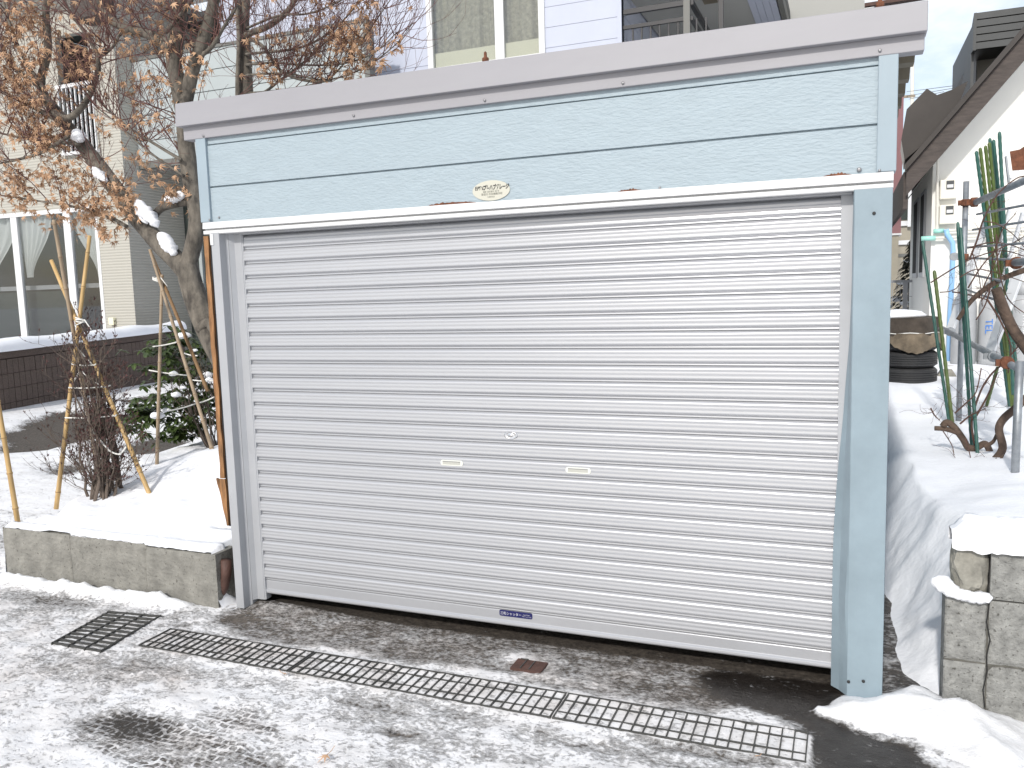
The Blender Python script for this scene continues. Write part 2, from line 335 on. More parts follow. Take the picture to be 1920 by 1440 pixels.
gx = axis([(-300, -60, 60), (-60, -14, 6), (-14, -3, .12), (-3, 4.4, .02), (4.4, 12, .6), (12, 60, 6), (60, 300, 60)])
gy = axis([(-300, -40, 60), (-40, -4, 4), (-4, -1.9, .1), (-1.9, .12, .02), (.12, 8.5, .12), (8.5, 60, 5), (60, 600, 60)])
gv = []; at = {'cover': [], 'dirt': [], 'wet': [], 'tread': []}
for y in gy:
    for x in gx:
        c, b, w, t, h = cover_at(x, y)
        z = rise(x, y) + h
        if -3.2 < x < 4.5 and -2.2 < y < 1.: z += .010 * sst(.35, .8, c) * (1 + fbm(x, y, 0, 4, 9)) + .004 * fbm(x, y, 4, 3, 22) - .008
        else: z += .02 * fbm(x, y, 4, 3, .7) * (1 if abs(x) < 20 else 0)
        if -.3 < x < 2.93 and -.668 < y < -.442: z = .0055 + .004 * fbm(x, y, 4, 4, 14)
        if -.88 < x < -.36 and -.82 < y < -.3 and dpoly(x, y, DCOV) > -.01: z = .009 + .006 * fbm(x, y, 4, 4, 14)
        if -.1 < x < 2.9 and abs(y + .0) < .22: z += .035 * (1 - sst(.0, .8, x)) * (1 - abs(y) / .22)
        gv.append((x, y, z)); at['cover'].append(c); at['dirt'].append(b); at['wet'].append(w); at['tread'].append(t)
nx = len(gx); ny = len(gy)
gme = bpy.data.meshes.new('ground')
gme.from_pydata(gv, [], [(j * nx + i, j * nx + i + 1, (j + 1) * nx + i + 1, (j + 1) * nx + i) for j in range(ny - 1) for i in range(nx - 1)]); gme.update()
for k, vals in at.items():
    a = gme.attributes.new(k, 'FLOAT', 'POINT'); a.data.foreach_set('value', vals)
gme.polygons.foreach_set('use_smooth', [True] * len(gme.polygons))
def ground_mat():
    m = bpy.data.materials.new('asphalt_and_packed_snow'); m.use_nodes = True; n, l, b = nodes(m)
    def attr(k): a = n.new('ShaderNodeAttribute'); a.attribute_name = k; return a.outputs['Fac']
    def math_(op, x, y=None, z=None, cl=False):
        q = n.new('ShaderNodeMath'); q.operation = op; q.use_clamp = cl
        for i, v in enumerate((x, y, z)):
            if v is None: continue
            if hasattr(v, 'is_linked'): l.new(v, q.inputs[i])
            else: q.inputs[i].default_value = v
        return q.outputs[0]
    def noise_(sc, det=6, st=(1, 1, 1), ro=.6):
        t = n.new('ShaderNodeTexNoise'); t.inputs['Scale'].default_value = sc; t.inputs['Detail'].default_value = det; t.inputs['Roughness'].default_value = ro
        p = n.new('ShaderNodeMapping'); p.inputs['Scale'].default_value = st; l.new(co, p.inputs['Vector']); l.new(p.outputs[0], t.inputs['Vector']); return t.outputs['Fac']
    def mix(f, a, c):
        q = n.new('ShaderNodeMix'); q.data_type = 'RGBA'
        if hasattr(f, 'is_linked'): l.new(f, q.inputs[0])
        else: q.inputs[0].default_value = f
        for i, v in ((6, a), (7, c)):
            if hasattr(v, 'is_linked'): l.new(v, q.inputs[i])
            else: q.inputs[i].default_value = (*v, 1)
        return q.outputs[2]
    co = n.new('ShaderNodeTexCoord').outputs['Object']
    n1 = noise_(11, 9, (1, 1.6, 1), .68); n2 = noise_(42, 7, (1, 1.3, 1), .7); n3 = noise_(3.2, 4)
    # tyre tread: rows of slanted lugs pressed in the snow
    mp = n.new('ShaderNodeMapping'); mp.inputs['Rotation'].default_value = (0, 0, .04); l.new(co, mp.inputs['Vector'])
    nd = n.new('ShaderNodeTexNoise'); nd.inputs['Scale'].default_value = 9; l.new(co, nd.inputs['Vector'])
    vm = n.new('ShaderNodeVectorMath'); vm.operation = 'MULTIPLY_ADD'; vm.inputs[1].default_value = (.075, .075, 0); l.new(nd.outputs['Color'], vm.inputs[0]); l.new(mp.outputs[0], vm.inputs[2])
    bk = n.new('ShaderNodeTexBrick'); bk.inputs['Scale'].default_value = 1; bk.inputs['Brick Width'].default_value = .042; bk.inputs['Row Height'].default_value = .034
    bk.inputs['Mortar Size'].default_value = .007; bk.inputs['Mortar Smooth'].default_value = .4; l.new(vm.outputs[0], bk.inputs['Vector'])
    lug = math_('MULTIPLY', math_('SUBTRACT', bk.outputs['Fac'], .62), math_('MULTIPLY', attr('tread'), math_('MULTIPLY_ADD', noise_(7, 4), 1.5, -.5, True)))
    c = math_('ADD', attr('cover'), math_('MULTIPLY', math_('SUBTRACT', n1, .5), 1.15))
    c = math_('ADD', c, math_('MULTIPLY', math_('SUBTRACT', n2, .5), 1.45))
    c = math_('ADD', c, math_('MULTIPLY', math_('SUBTRACT', n3, .5), .35)); c = math_('ADD', c, lug)
    f = math_('MULTIPLY_ADD', c, 2.15, -.72, True)
    wet = attr('wet'); dirt = attr('dirt')
    sp = n.new('ShaderNodeValToRGB'); sp.color_ramp.elements[0].position = .35; sp.color_ramp.elements[1].position = .75
    sp.color_ramp.elements[0].color = (.030, .026, .023, 1); sp.color_ramp.elements[1].color = (.21, .18, .15, 1); l.new(noise_(48, 8, (1, 1, 1), .72), sp.inputs['Fac'])
    asp = mix(math_('MULTIPLY', wet, .93), sp.outputs['Color'], (.013, .0105, .009))
    dn = math_('MULTIPLY', dirt, math_('MULTIPLY_ADD', noise_(5, 6), 2.6, -.75, True))
    snow = mix(dn, (.83, .835, .85), (.47, .385, .32))
    snow = mix(math_('MULTIPLY_ADD', noise_(6.5, 7, (1, 1.7, 1), .7), 2.2, -1.0, True), snow, (.57, .555, .54))
    l.new(mix(f, asp, snow), b.inputs['Base Color'])
    ro = n.new('ShaderNodeMapRange'); l.new(wet, ro.inputs[0]); ro.inputs[3].default_value = .8; ro.inputs[4].default_value = .28
    rx = n.new('ShaderNodeMix'); l.new(f, rx.inputs[0]); l.new(ro.outputs[0], rx.inputs[2]); rx.inputs[3].default_value = .7; l.new(rx.outputs[0], b.inputs['Roughness'])
    bp = n.new('ShaderNodeBump'); bp.inputs['Distance'].default_value = .012; bp.inputs['Strength'].default_value = .8
    l.new(math_('ADD', f, math_('MULTIPLY', n2, .6)), bp.inputs['Height']); l.new(bp.outputs[0], b.inputs['Normal'])
    return m
gme.materials.append(ground_mat())
ground = bpy.data.objects.new('ground', gme); COL.objects.link(ground); ground['kind'] = 'structure'

# snow lying in the planter bed left of the garage
def bed_h(x, y):
    d = dpoly(x, y, BED)
    base = .325 + .07 * sst(-.1, .5, y) + .09 * sst(-1.5, -.6, x) * sst(0, 1., y) + .03 * fbm(x, y, 2, 4, 1.8)
    base += .05 * sst(.4, 2., y) + .17 * sst(-2.15, -1.5, x) * sst(.45, 1.3, y)
    return base * sst(-.03, .03 if y < .2 and x > -1.95 else .34, d + .02 * fbm(x, y, 1, 3, 3)) if d < .4 else base
def bed_fn(u, v):
    x = -3.0 + 2.84 * u; y = (-.078 if x < -1.42 else -.096 if x < -.785 else -.112) + 3.25 * v ** 1.3
    z = bed_h(x, y)
    return (x, y, max(rise(x, y) - .03, z + .006 * fbm(x, y, 7, 4, 9), (.318 + .012 * abs(fbm(x, y, 3, 4, 14)) + .02 * sst(0, .06, v)) if y < .0 and -2.03 < x < -.28 else 0))
def bed_z(x, y): return max(rise(x, y), bed_h(x, y))
bed = MB().grid(bed_fn, 110, 110).build('snow_bed', 'snow', smooth=True); bed['kind'] = 'structure'

# deep snow in the yard on the right
def bank_h(x, y):
    lo = sst(0, 1, (x - (3.225 - .09 * sst(.7, 1.8, y) + .022 * fbm(0, y, 8, 2, 1.7))) / (.46 - .12 * sst(1, 2.5, y)))
    fr = sst(-.16, .62, y) if x < 3.44 else 1.
    b = .44 + .05 * fbm(x, y, 3, 4, .8) + .10 * sst(3.5, 4.2, x) * (1 - sst(1.8, 3.5, y)) + .05 * sst(3.0, 9, y)
    b += .05 * math.exp(-((x - 3.8) / .5) ** 2 - ((y - 1.2) / .6) ** 2)
    return b * lo * fr + .012 * fbm(x, y, 5, 3, 5) * lo * (1 - lo) * 4 - .02 * (1 - lo)
by = axis([(-.12, 2., .03), (2, 6, .08), (6, 16, .4), (16, 30, 3)]); bx = axis([(3.17, 4.2, .02), (4.2, 7, .1), (7, 16, 1)])
def bank_x(x, y):
    if not (3.19 < x < 3.75 and y < 3.2): return x
    q = sst(3.19, 3.3, x) * (1 - sst(3.55, 3.75, x)); return x + q * (.028 * fbm(y, x * 2.2, 7, 4, 3.4))
mb = MB(); mb.add([(bank_x(x, y), y, bank_h(x, y) if y > -.05 or x < 3.40 else -.15) for y in by for x in bx],
                  [(j * len(bx) + i, j * len(bx) + i + 1, (j + 1) * len(bx) + i + 1, (j + 1) * len(bx) + i) for j in range(len(by) - 1) for i in range(len(bx) - 1)])
bank = mb.build('snow_bank', 'snow', smooth=True); bank['kind'] = 'structure'

# ------------------------------------------------------------------ garage
G = thing('garage', 'pale blue prefab garage with a silver roller shutter and grey roof edge', 'garage', (1.5, 0, 0))
b = MB(); b.box(-.208, -.165, .02, 5, 0, 2.6).box(3.145, 3.184, .02, 5, 0, 2.6).box(-.165, 3.145, 4.95, 5, 0, 2.6); b.build('side_wall', 'blue_trim', G)
MB().box(-.12, 3.14, .3, 4.9, .045, .055).build('interior_floor', 'dark', G)
b = MB(); prof = []
for i in range(17):
    y0 = -.02 + i * .3; prof += [(y0, 2.655), (y0 + .06, 2.655), (y0 + .12, 2.60), (y0 + .2, 2.60), (y0 + .27, 2.655)]
prof2 = [(y, z + .012) for y, z in prof[::-1]]
b.extr(prof + prof2, 'X', -.29, 3.262); b.build('roof', 'olive_deck', G)
# roof edge
b = MB(); b.add([(-.304,-.132,2.664),(3.29,-.132,2.655),(3.29,-.128,2.764),(-.299,-.128,2.784),(-.304,-.03,2.664),(3.29,-.03,2.655),(3.29,-.03,2.764),(-.299,-.03,2.784)],
  [(0,1,2,3),(4,7,6,5),(0,4,5,1),(3,2,6,7),(0,3,7,4),(1,5,6,2)])
b.add([(-.285,-.097,2.597),(3.283,-.097,2.594),(3.283,-.097,2.654),(-.285,-.097,2.664),(-.285,-.03,2.597),(3.283,-.03,2.594),(3.283,-.03,2.654),(-.285,-.03,2.664)],
  [(0,1,2,3),(4,7,6,5),(0,4,5,1),(0,3,7,4),(1,5,6,2)])
b.build('roof_edge', 'grey_fascia', G, bevel=.003)
b = MB(); b.box(-.205, 3.19, -.078, .0, 2.157, 2.338); b.box(-.205, 3.19, -.078, 0, 2.346, 2.56); b.box(-.205, 3.19, -.074, 0, 2.566, 2.604); b.box(-.205, 3.19, -.066, 0, 2.338, 2.346); b.box(-.205, 3.19, -.062, 0, 2.56, 2.566)
b.build('siding', ['blue_siding'], G, bevel=.002)
MB().box(-.212, -.146, -.094, .004, 2.159, 2.599).build('corner_trim', 'blue_trim', G, bevel=.003)
MB().box(3.126, 3.196, -.094, .004, 2.159, 2.599).build('corner_trim', 'blue_trim', G, bevel=.003)
b = MB(); b.extr([(-.098,2.157),(0.0,2.157),(0.0,2.096),(-.094,2.094),(-.097,2.098),(-.097,2.113),(-.078,2.117),(-.078,2.121),(-.102,2.123)], 'X', -.197, 3.187); b.build('door_hood', 'white_paint', G, bevel=.0015)
b = MB(); rr = random.Random(3)
def rust_patch(mb, x0, x1, z, h, sd):
    n = 26
    up = [(x0 + (x1 - x0) * i / n, -.0805, z + .001 + h * max(0, math.sin(math.pi * i / n)) ** .6 * (.45 + .9 * abs(noise.noise(Vector((i * .33, sd, 0)))))) for i in range(n + 1)]
    lo = [(p[0], p[1], z) for p in up]
    mb.add(up + lo, [(i, n + 1 + i, n + 2 + i, i + 1) for i in range(n)])
for rq in ((1.16, 1.42, 2.157, .019, 1), (2.09, 2.20, 2.157, .014, 4), (2.93, 3.04, 2.157, .016, 9)):
    b = MB(); rust_patch(b, *rq); b.build('rust_stain', 'rust', G)
def screw(p, r=.006, m='screw'): MB().lathe([(r * .5, -.004), (r, -.003), (r, 0), (r * .2, .0)][::-1], p, 10, axis='Y').build('screw', m, G, smooth=True)
for u in [(-0.150,-0.099,2.607), (0.783,-0.099,2.615), (1.482,-0.099,2.610), (2.127,-0.099,2.610), (3.130,-0.099,2.612)]: screw(u)
for u in [(-0.149,-0.096,2.170), (-0.098,-0.080,2.180), (3.137,-0.096,2.164), (2.277,-0.080,2.163)]: screw(u, .0055)
screw((3.064,-0.083,2.175), .009)
for u in [(3.120,-0.102,2.002), (3.056,-0.102,0.077), (3.113,-0.102,0.088)]: screw(u, .0065, 'ink')
b = MB()
for u in [(1.458,-0.020,2.820), (3.129,-0.020,2.814)]:
    b.lathe([(.016, -.03), (.016, -.003), (.008, .002), (.007, .022), (.003, .027)], u, 10)
    b.build('roof_bolt', 'rust', G, smooth=True); b = MB()
# left jamb and guide rail
b = MB(); b.extr([(-.146,-.10),(-.092,-.10),(-.088,-.052),(-.083,-.045),(-.079,-.045),(-.079,.03),(-.146,.03)], 'Z', .012, 2.1); b.build('door_jamb', 'frame', G, bevel=.002)
b = MB(); b.extr([(-.076,-.046),(-.056,-.022),(-.012,-.021),(-.010,-.017),(-.004,-.017),(-.004,.03),(-.076,.03)], 'Z', .045, 2.1); b.build('guide_rail', 'frame', G, bevel=.0015)
MB().box(-.148, -.128, -.1045, -.1005, 2.035, 2.094).build('bracket', 'white_paint', G)
b = MB(); b.extr([(2.999,-.0215),(3.047,-.0215),(3.047,.03),(2.999,.03)], 'Z', .03, 2.1); b.build('guide_rail', 'frame', G, bevel=.0015)
# right post: dented folded sheet
def post_fn(u, v):
    z = .012 + 2.085 * v
    dent = 0.016 * math.exp(-((z - .42) / .17) ** 2); d2 = .006 * math.sin(z * 9) * (1 - sst(.9, 1.6, z))
    xin = 2.986 + (3.044 - 2.986) * sst(.55, 1.75, z) + .004 * noise.noise(Vector((0, 0, z * 4)))
    xe = 3.05 + .0015 * noise.noise(Vector((3, 0, z * 9)))
    P = [(xin + .006, -.014), (xin, -.0225), (xin + (xe - xin) * .5 - dent * .3, -.052 - d2), (xe - .004 - dent * .5, -.094), (xe, -.1), (xe + .012 + dent, -.101), (3.12, -.101 + dent * .12), (3.184, -.1), (3.186, -.094), (3.186, .03)]
    k = u * (len(P) - 1); i = min(len(P) - 2, int(k)); t = k - i
    x = P[i][0] + (P[i + 1][0] - P[i][0]) * t; y = P[i][1] + (P[i + 1][1] - P[i][1]) * t
    return (x, y + .0022 * noise.noise(Vector((x * 14, 5, z * 6))) * (1 if .3 < u < .8 else 0), z)
MB().grid(post_fn, 45, 90).build('door_post', 'blue_sheet', G, smooth=False)
MB().box(3.05, 3.18, -.07, .02, .02, 2.09).build('post_core', 'blue_trim', G)
MB().box(-.0, 3.04, -.05, .0, 2.086, 2.094).build('lintel', 'frame', G)
# left weathered edge
def ragged(x0, x1, y, z0, z1, amp, sd, n=60):
    L = [];
    for i in range(n + 1):
        z = z0 + (z1 - z0) * i / n
        L.append((x0 + amp * noise.noise(Vector((sd, 0, z * 9))), x1 + amp * noise.noise(Vector((sd + 5, 0, z * 7))), z))
    return L
def strip(L, y0, y1, name, m):
    n = len(L); vs = [(a, y0, z) for a, b_, z in L] + [(b_, y0, z) for a, b_, z in L] + [(a, y1, z) for a, b_, z in L] + [(b_, y1, z) for a, b_, z in L]
    fs = []
    for i in range(n - 1): fs += [(i, n + i, n + i + 1, i + 1), (n + i, 3 * n + i, 3 * n + i + 1, n + i + 1), (2 * n + i, i, i + 1, 2 * n + i + 1)]
    MB().add(vs, fs).build(name, m, G)
strip(ragged(-.246, -.216, 0, .74, 2.09, .007, 1), -.045, .0, 'edge_board', 'wood_rot')
strip(ragged(-.222, -.140, 0, .46, 2.09, .007, 7), -.03, .02, 'tar_paper', 'tar')
tb = ragged(-.262, -.205, 0, .47, .74, .010, 21, 26); tb = [(a + (.05 * (1 - i / 26)) ** 1.0 * .9, c - .02 * (i / 26) * 0, z) for i, (a, c, z) in enumerate(tb)]
strip(tb, -.055, -.035, 'edge_board', 'wood_rot')
MB().box(-.262, -.15, .055, .3, -.02, .33).build('foundation_edge', 'concrete_grey', G)
strip(ragged(-.215, -.142, 0, .04, .50, .005, 3), .0, .03, 'foundation_edge', 'concrete_grey')
strip(ragged(-.172, -.147, 0, .1, .5, .004, 13), -.03, -.002, 'edge_board', 'wood_rot')
# shutter
SH = MB(); P = .077; Z0 = .16; NS = 26
slat = [(1.0, .0035), (.985, .001), (.955, .0035), (.90, .0085), (.82, .0108), (.74, .0112), (.69, .0100), (.62, .0106), (.54, .0118), (.47, .0108), (.42, .0106), (.34, .0118), (.27, .0122), (.225, .0112), (.19, .0085), (.145, .0040), (.09, .0024), (.05, .0030), (.02, .0030), (.0, .0005)]
prof = []
for i in range(NS): prof += [(-1.4 * y + (.10 * max(0, Z0 + P * (NS - 1 - i) + P * z - 2.02)), Z0 + P * (NS - 1 - i) + P * z) for z, y in slat]
SH.extr(prof, 'X', -.006, 3.03, close=False)
SHO = SH.build('shutter', 'shutter', G, smooth=True)
sm = SHO.modifiers.new('edge_split', 'EDGE_SPLIT'); sm.split_angle = math.radians(38)
MB().extr([(.012,.158),(-.002,.158),(-.006,.154),(-.006,.108),(-.011,.104),(-.016,.100),(-.017,.090),(-.012,.083),(.012,.083)], 'X', -.004, 3.02).build('bottom_bar', 'shutter', SHO, bevel=.001)
MB().box(-.0, .002, -.02, .01, .05, .1).build('rail_foot', 'frame', G)
b = MB(); c = Vector((1.520,-0.007,0.143)); a0, b0 = .088, .0155
ring = []
for sx, sz in ((1, 1), (-1, 1), (-1, -1), (1, -1)):
    for k in range(5):
        t = (k / 4) * math.pi / 2 + {(1, 1): 0, (-1, 1): math.pi / 2, (-1, -1): math.pi, (1, -1): 1.5 * math.pi}[(sx, sz)]
        ring.append((c.x + sx * (a0 - .008) + .008 * math.cos(t), c.z + sz * (b0 - .008) + .008 * math.sin(t)))
b.add([(x, -.0065, z) for x, z in ring] + [(x, -.0085, z) for x, z in ring], [tuple(range(20, 40))] + [(i, (i + 1) % 20, 20 + (i + 1) % 20, 20 + i) for i in range(20)], 0)
b.text('三和シャッター', .0185, (c.x - .026, -.0092, c.z - .007), (1, 0, 0), (0, 0, 1), 1, sx=.88)
b.text('Sanwa Shutter', .0068, (c.x + .058, -.0092, c.z + .001), (1, 0, 0), (0, 0, 1), 1, sx=.9); b.text('三和シャッター工業', .0055, (c.x + .058, -.0092, c.z - .008), (1, 0, 0), (0, 0, 1), 1)
b.build('badge', ['navy', 'badge_white'], SHO)
b = MB(); c = (1.527,-0.018,1.049)
b.lathe([(.027, .003), (.027, -.001), (.022, -.003), (.021, -.0015), (.010, -.0012), (.009, -.003), (.003, -.0035)], c, 24, axis='Y'); 
for i in range(len(b.v)): b.v[i] = (c[0] + (b.v[i][0] - c[0]) * 1.28, b.v[i][1], c[2] + (b.v[i][2] - c[2]) * .72)
b.build('lock', 'chrome', SHO, smooth=True)
for px in ((1.202,-0.017,0.896), (1.864,-0.017,0.894)):
    b = MB(); hw, hh = .062, .014
    ring = [(px[0] + sx * (hw - .012) + .012 * math.cos(t), px[2] + sz * (hh - .012) + .012 * math.sin(t)) for sx, sz, s in ((1, 1, 0), (-1, 1, 1), (-1, -1, 2), (1, -1, 3)) for t in [s * math.pi / 2 + k * math.pi / 8 for k in range(5)]]
    b.add([(x, -.008, z) for x, z in ring] + [(x, -.0185, z) for x, z in ring], [tuple(range(20, 40))] + [(i, (i + 1) % 20, 20 + (i + 1) % 20, 20 + i) for i in range(20)], 0)
    b.box(px[0] - .050, px[0] + .048, -.0192, -.0187, px[2] - .0085, px[2] + .0085, 1); b.box(px[0] - .050, px[0] + .048, -.0198, -.0193, px[2] + .0055, px[2] + .0085, 2)
    b.build('handle', ['ivory', 'recess', 'screw'], SHO)
# name plate
b = MB(); c = Vector((1.492,-0.082,2.208)); N = 40; ra, rb = .094, .046
el = [(c.x + ra * math.cos(2 * math.pi * i / N), c.z + rb * math.sin(2 * math.pi * i / N)) for i in range(N)]
b.add([(x, -.078, z) for x, z in el] + [(x, -.0835, z) for x, z in el], [tuple(range(N, 2 * N))] + [(i, (i + 1) % N, N + (i + 1) % N, N + i) for i in range(N)], 0)
b.text('日軽式', .019, (c.x - .056, -.0842, c.z + .006), (1, 0, 0), (0, 0, 1), 1, sx=.92, bold=.0007); b.text('プレハブガレージ', .026, (c.x + .024, -.0842, c.z + .004), (1, 0, 0), (0, 0, 1), 1, shear=.2, sx=.62, bold=.0012)
b.text('建築  認定番号  第1号', .0085, (c.x, -.0842, c.z - .008), (1, 0, 0), (0, 0, 1), 2); b.text('製造元 杉田機製作所', .0115, (c.x + .004, -.0842, c.z - .0205), (1, 0, 0), (0, 0, 1), 2); b.text('札幌市北区', .0075, (c.x, -.0842, c.z - .032), (1, 0, 0), (0, 0, 1), 2)
b.build('name_plate', ['plate', 'ink', 'ink_grey'], G)

# ------------------------------------------------------------------ drains, leaves, valve lid
def trench(x0, x1, label):
    t = thing('drain_grate', label, 'drain grate', ((x0 + x1) / 2, -.56, 0), 'steel grates along the trench drain')
    b = MB(); ya, yb = -.665, -.445; z0, z1 = -.012, .0125
    b.box(x0, x1, ya, ya + .006, z0, z1).box(x0, x1, yb - .006, yb, z0, z1).build('side_rail', 'iron', t)
    b = MB()
    for y in (-.605, -.505): b.box(x0 + .001, x1 - .001, y - .003, y + .003, z0, .0105)
    b.build('cross_rod', 'iron', t)
    b = MB(); n = int((x1 - x0 - .006) / .0445); st = (x1 - x0 - .006) / n
    for i in range(n + 1): b.box(x0 + i * st, x0 + i * st + .0048, ya + .006, yb - .006, z0, .0135)
    b.build('bearing_bar', 'iron', t)
trench(-.29, .625, 'thin barred steel trench grate nearest the planter blocks, partly silted')
trench(.632, 1.93, 'long middle trench grate with snow packed between its bars')
trench(1.937, 2.915, 'trench grate ending at the dark wet patch by the blue post, full of snow')
t = thing('drain_cover', 'square drain cover with thick black bars near the concrete planter blocks', 'drain cover', (-.62, -.56, 0))
dq = [Vector(p) for p in ((-0.815,-0.370,-0.000), (-0.472,-0.324,-0.000), (-0.397,-0.797,0.000), (-0.739,-0.805,0.000))]
def bil(u, v): return (dq[3] * (1 - u) + dq[2] * u) * (1 - v) + (dq[0] * (1 - u) + dq[1] * u) * v
b = MB()
for i in range(11):
    v = .03 + .94 * i / 10; b.bar(bil(0, v) + Vector((0, 0, .008)), bil(1, v) + Vector((0, 0, .006)), .0125, .022)
b.build('bar', 'iron', t)
b = MB()
for u in (.02, .35, .67, .98): b.bar(bil(u, 0) + Vector((0, 0, .012)), bil(u, 1) + Vector((0, 0, .008)), .006, .018)
b.build('cross_rod', 'iron', t)
b = MB(); v0 = Vector((1.677,-0.244,0.008)); b.box(v0.x - .075, v0.x + .075, v0.y - .052, v0.y + .052, -.03, v0.z, 0)
for q in (-.03, .012): b.box(v0.x + q, v0.x + q + .005, v0.y - .045, v0.y + .045, v0.z + .0005, v0.z + .004, 1)
b.box(v0.x - .06, v0.x - .02, v0.y + .046, v0.y + .051, v0.z + .0005, v0.z + .004, 1)
tag(move_origin(b.build('valve_lid', ['rust_pipe', 'iron']), v0), 'small rusty rectangular valve lid half hidden by snow before the shutter', 'valve lid')
def leaf_geo(mb, c, nrm, ax, s, curl, m=None):
    n = Vector(nrm).normalized(); a = Vector(ax); a = (a - n * a.dot(n)); a = a.normalized() if a.length > 1e-5 else n.orthogonal().normalized(); q = n.cross(a); c = Vector(c)
    lob = [(0, 1.0), (.30, .32), (.75, .85), (1.02, .30), (1.5, .62), (1.9, .22), (3.14, .12), (4.38, .22), (4.78, .62), (5.26, .30), (5.53, .85), (5.98, .32)]
    vs = [c]
    for t, r in lob: vs.append(c + (a * math.cos(t) + q * math.sin(t)) * r * s + n * (-curl * r * r * s))
    mb.add(vs, [(0, i + 1, (i + 1) % 12 + 1) for i in range(12)], m)
def fallen(p, s, ang, label):
    b = MB(); p = Vector(p); ax = Vector((math.cos(ang), math.sin(ang), 0)); leaf_geo(b, p, (0, .1, 1), ax, s, .35); b.tube([p, p - ax * s * .5 + Vector((0, 0, .006)), p - ax * s * .9 + Vector((0, 0, .02))], .0012, 5)
    tag(move_origin(b.build('fallen_leaf', 'leaf_dry'), p), label, 'leaf', 'fallen maple leaves on the ground')
fallen((1.236,-1.230,0.028), .045, -1.9, 'orange maple leaf lying on clean snow in the foreground')
fallen((2.751,-0.701,0.024), .022, 2.2, 'small brown leaf resting on the trench grate edge')
fallen((0.652,-0.720,0.030), .022, .7, 'tiny tan leaf on snow beside the trench grate')

# ------------------------------------------------------------------ planter blocks on the left
t = thing('planter_wall', 'low weathered concrete block wall holding back the planter snow', 'planter wall', (-1.2, -.1, 0))
def rough_block(x0, x1, y0, y1, z0, z1, sd, amp=.006):
    b = MB(); n = 24
    def f(u, v): x = x0 + (x1 - x0) * u; z = z0 + (z1 - z0) * v; return (x, y0 + amp * fbm(x, z, sd, 4, 6) + (.006 if min(u, v, 1 - u, 1 - v) < .01 else 0), z)
    b.grid(f, n, 12)
    b.grid(lambda u, v: (x1 + amp * fbm(v, u, sd, 3, 5) * (0 < u < 1), y0 + .006 + (y1 - y0) * u, z0 + (z1 - z0) * v), 8, 12)
    b.grid(lambda u, v: (x0, y1 + (y0 + .006 - y1) * u, z0 + (z1 - z0) * v), 2, 2)
    b.grid(lambda u, v: (x0 + (x1 - x0) * u, y0 + .006 + (y1 - y0) * v, z1), 6, 2)
    return b
rough_block(-2.035, -1.422, -.082, .05, -.05, .318, 1).build('block', 'concrete', t)
rough_block(-1.416, -.787, -.100, .05, -.05, .322, 2).build('block', 'concrete', t)
rough_block(-.783, -.262, -.117, .05, -.05, .312, 3).build('block', 'concrete', t)
b = MB().blob((-1.264,-0.149,0.300), (.03, .02, .018), 3); 
b = MB(); b.tube([(-0.232,-0.060,0.269),(-0.240,-0.060,0.180),(-0.262,-0.060,0.099),(-0.290,-0.060,0.045)], [.030, .029, .025, .016], 14); tag(move_origin(b.build('iron_pipe', 'rust_pipe', smooth=True), (-0.290,-0.060,0.045)), 'short rusty iron pipe between planter block and grey door jamb', 'pipe')
# ------------------------------------------------------------------ bamboo supports
def bamboo(mb, p0, p1, r, k=0, nodes_=7):
    p0 = Vector(p0); p1 = Vector(p1); d = p1 - p0; L = d.length; pts = []; rad = []
    rr = random.Random(int(L * 1000)); off = rr.random()
    n = max(2, int(L / .22)); ts = [0] + sorted([(i + off) / n for i in range(n) if 0 < (i + off) / n < 1]) + [1]
    for i, q in enumerate(ts):
        if 0 < i < len(ts) - 1:
            for dt, s in ((-.012, 1), (-.004, 1.18), (.004, 1.18), (.012, 1)): pts.append(p0 + d * (q + dt / L)); rad.append(r * (1.05 - .2 * q) * s)
        else: pts.append(p0 + d * q); rad.append(r * (1.05 - .2 * q))
    mb.tube(pts, rad, 9, 0)
    for q in ts[1:-1]: mb.tube([p0 + d * (q - .002 / L), p0 + d * (q + .002 / L)], r * (1.05 - .2 * q) * 1.2, 9, 1)
def rope(parent, pts, r=.005):
    pts = [Vector(p) for p in pts]; q = []
    for i in range(len(pts) - 1):
        for k in range(5):
            s = k / 5; p = pts[i].lerp(pts[i + 1], s); p.z -= .006 * math.sin(math.pi * s); q.append(p)
    q.append(pts[-1]); MB().tube(q, r, 6).build('rope_tie', 'rope', parent, smooth=True)
def knot(parent, c, r, sd):
    rr = random.Random(sd); b = MB()
    for i in range(4):
        a = rr.random() * 6; tilt = .5 * rr.random(); pts = []
        for k in range(13): th = k / 12 * 2 * math.pi; pts.append(Vector(c) + Vector((math.cos(th) * r, math.sin(th) * r, (math.sin(th + a) * tilt * r) + (i - 1.5) * .009)))
        b.tube(pts, .0045, 6)
    b.tube([Vector(c) + Vector((r, -r * .5, 0)), Vector(c) + Vector((r * 2.2, -r, .01)), Vector(c) + Vector((r * 4, -r, -.06))], .004, 6)
    b.build('rope_tie', 'rope', parent, smooth=True)
T1 = thing('bamboo_tripod', 'yellow bamboo tripod tied with white rope around the bare shrub', 'plant support', (-1.85, .6, .4))
A0, A1 = (-2.141,0.426,0.395), (-2.000,0.760,2.224); B0, B1 = (-1.485,0.608,0.440), (-2.329,0.700,2.062); C0, C1 = (-2.336,0.950,0.423), (-2.024,0.500,2.320)
for p0, p1, m in ((A0, A1, 'bamboo'), (B0, B1, 'bamboo'), (C0, C1, 'bamboo_grey')):
    b = MB(); bamboo(b, Vector(p0) - (Vector(p1) - Vector(p0)) * .05, p1, .0155); b.build('pole', [m, 'bamboo_node'], T1, smooth=True)
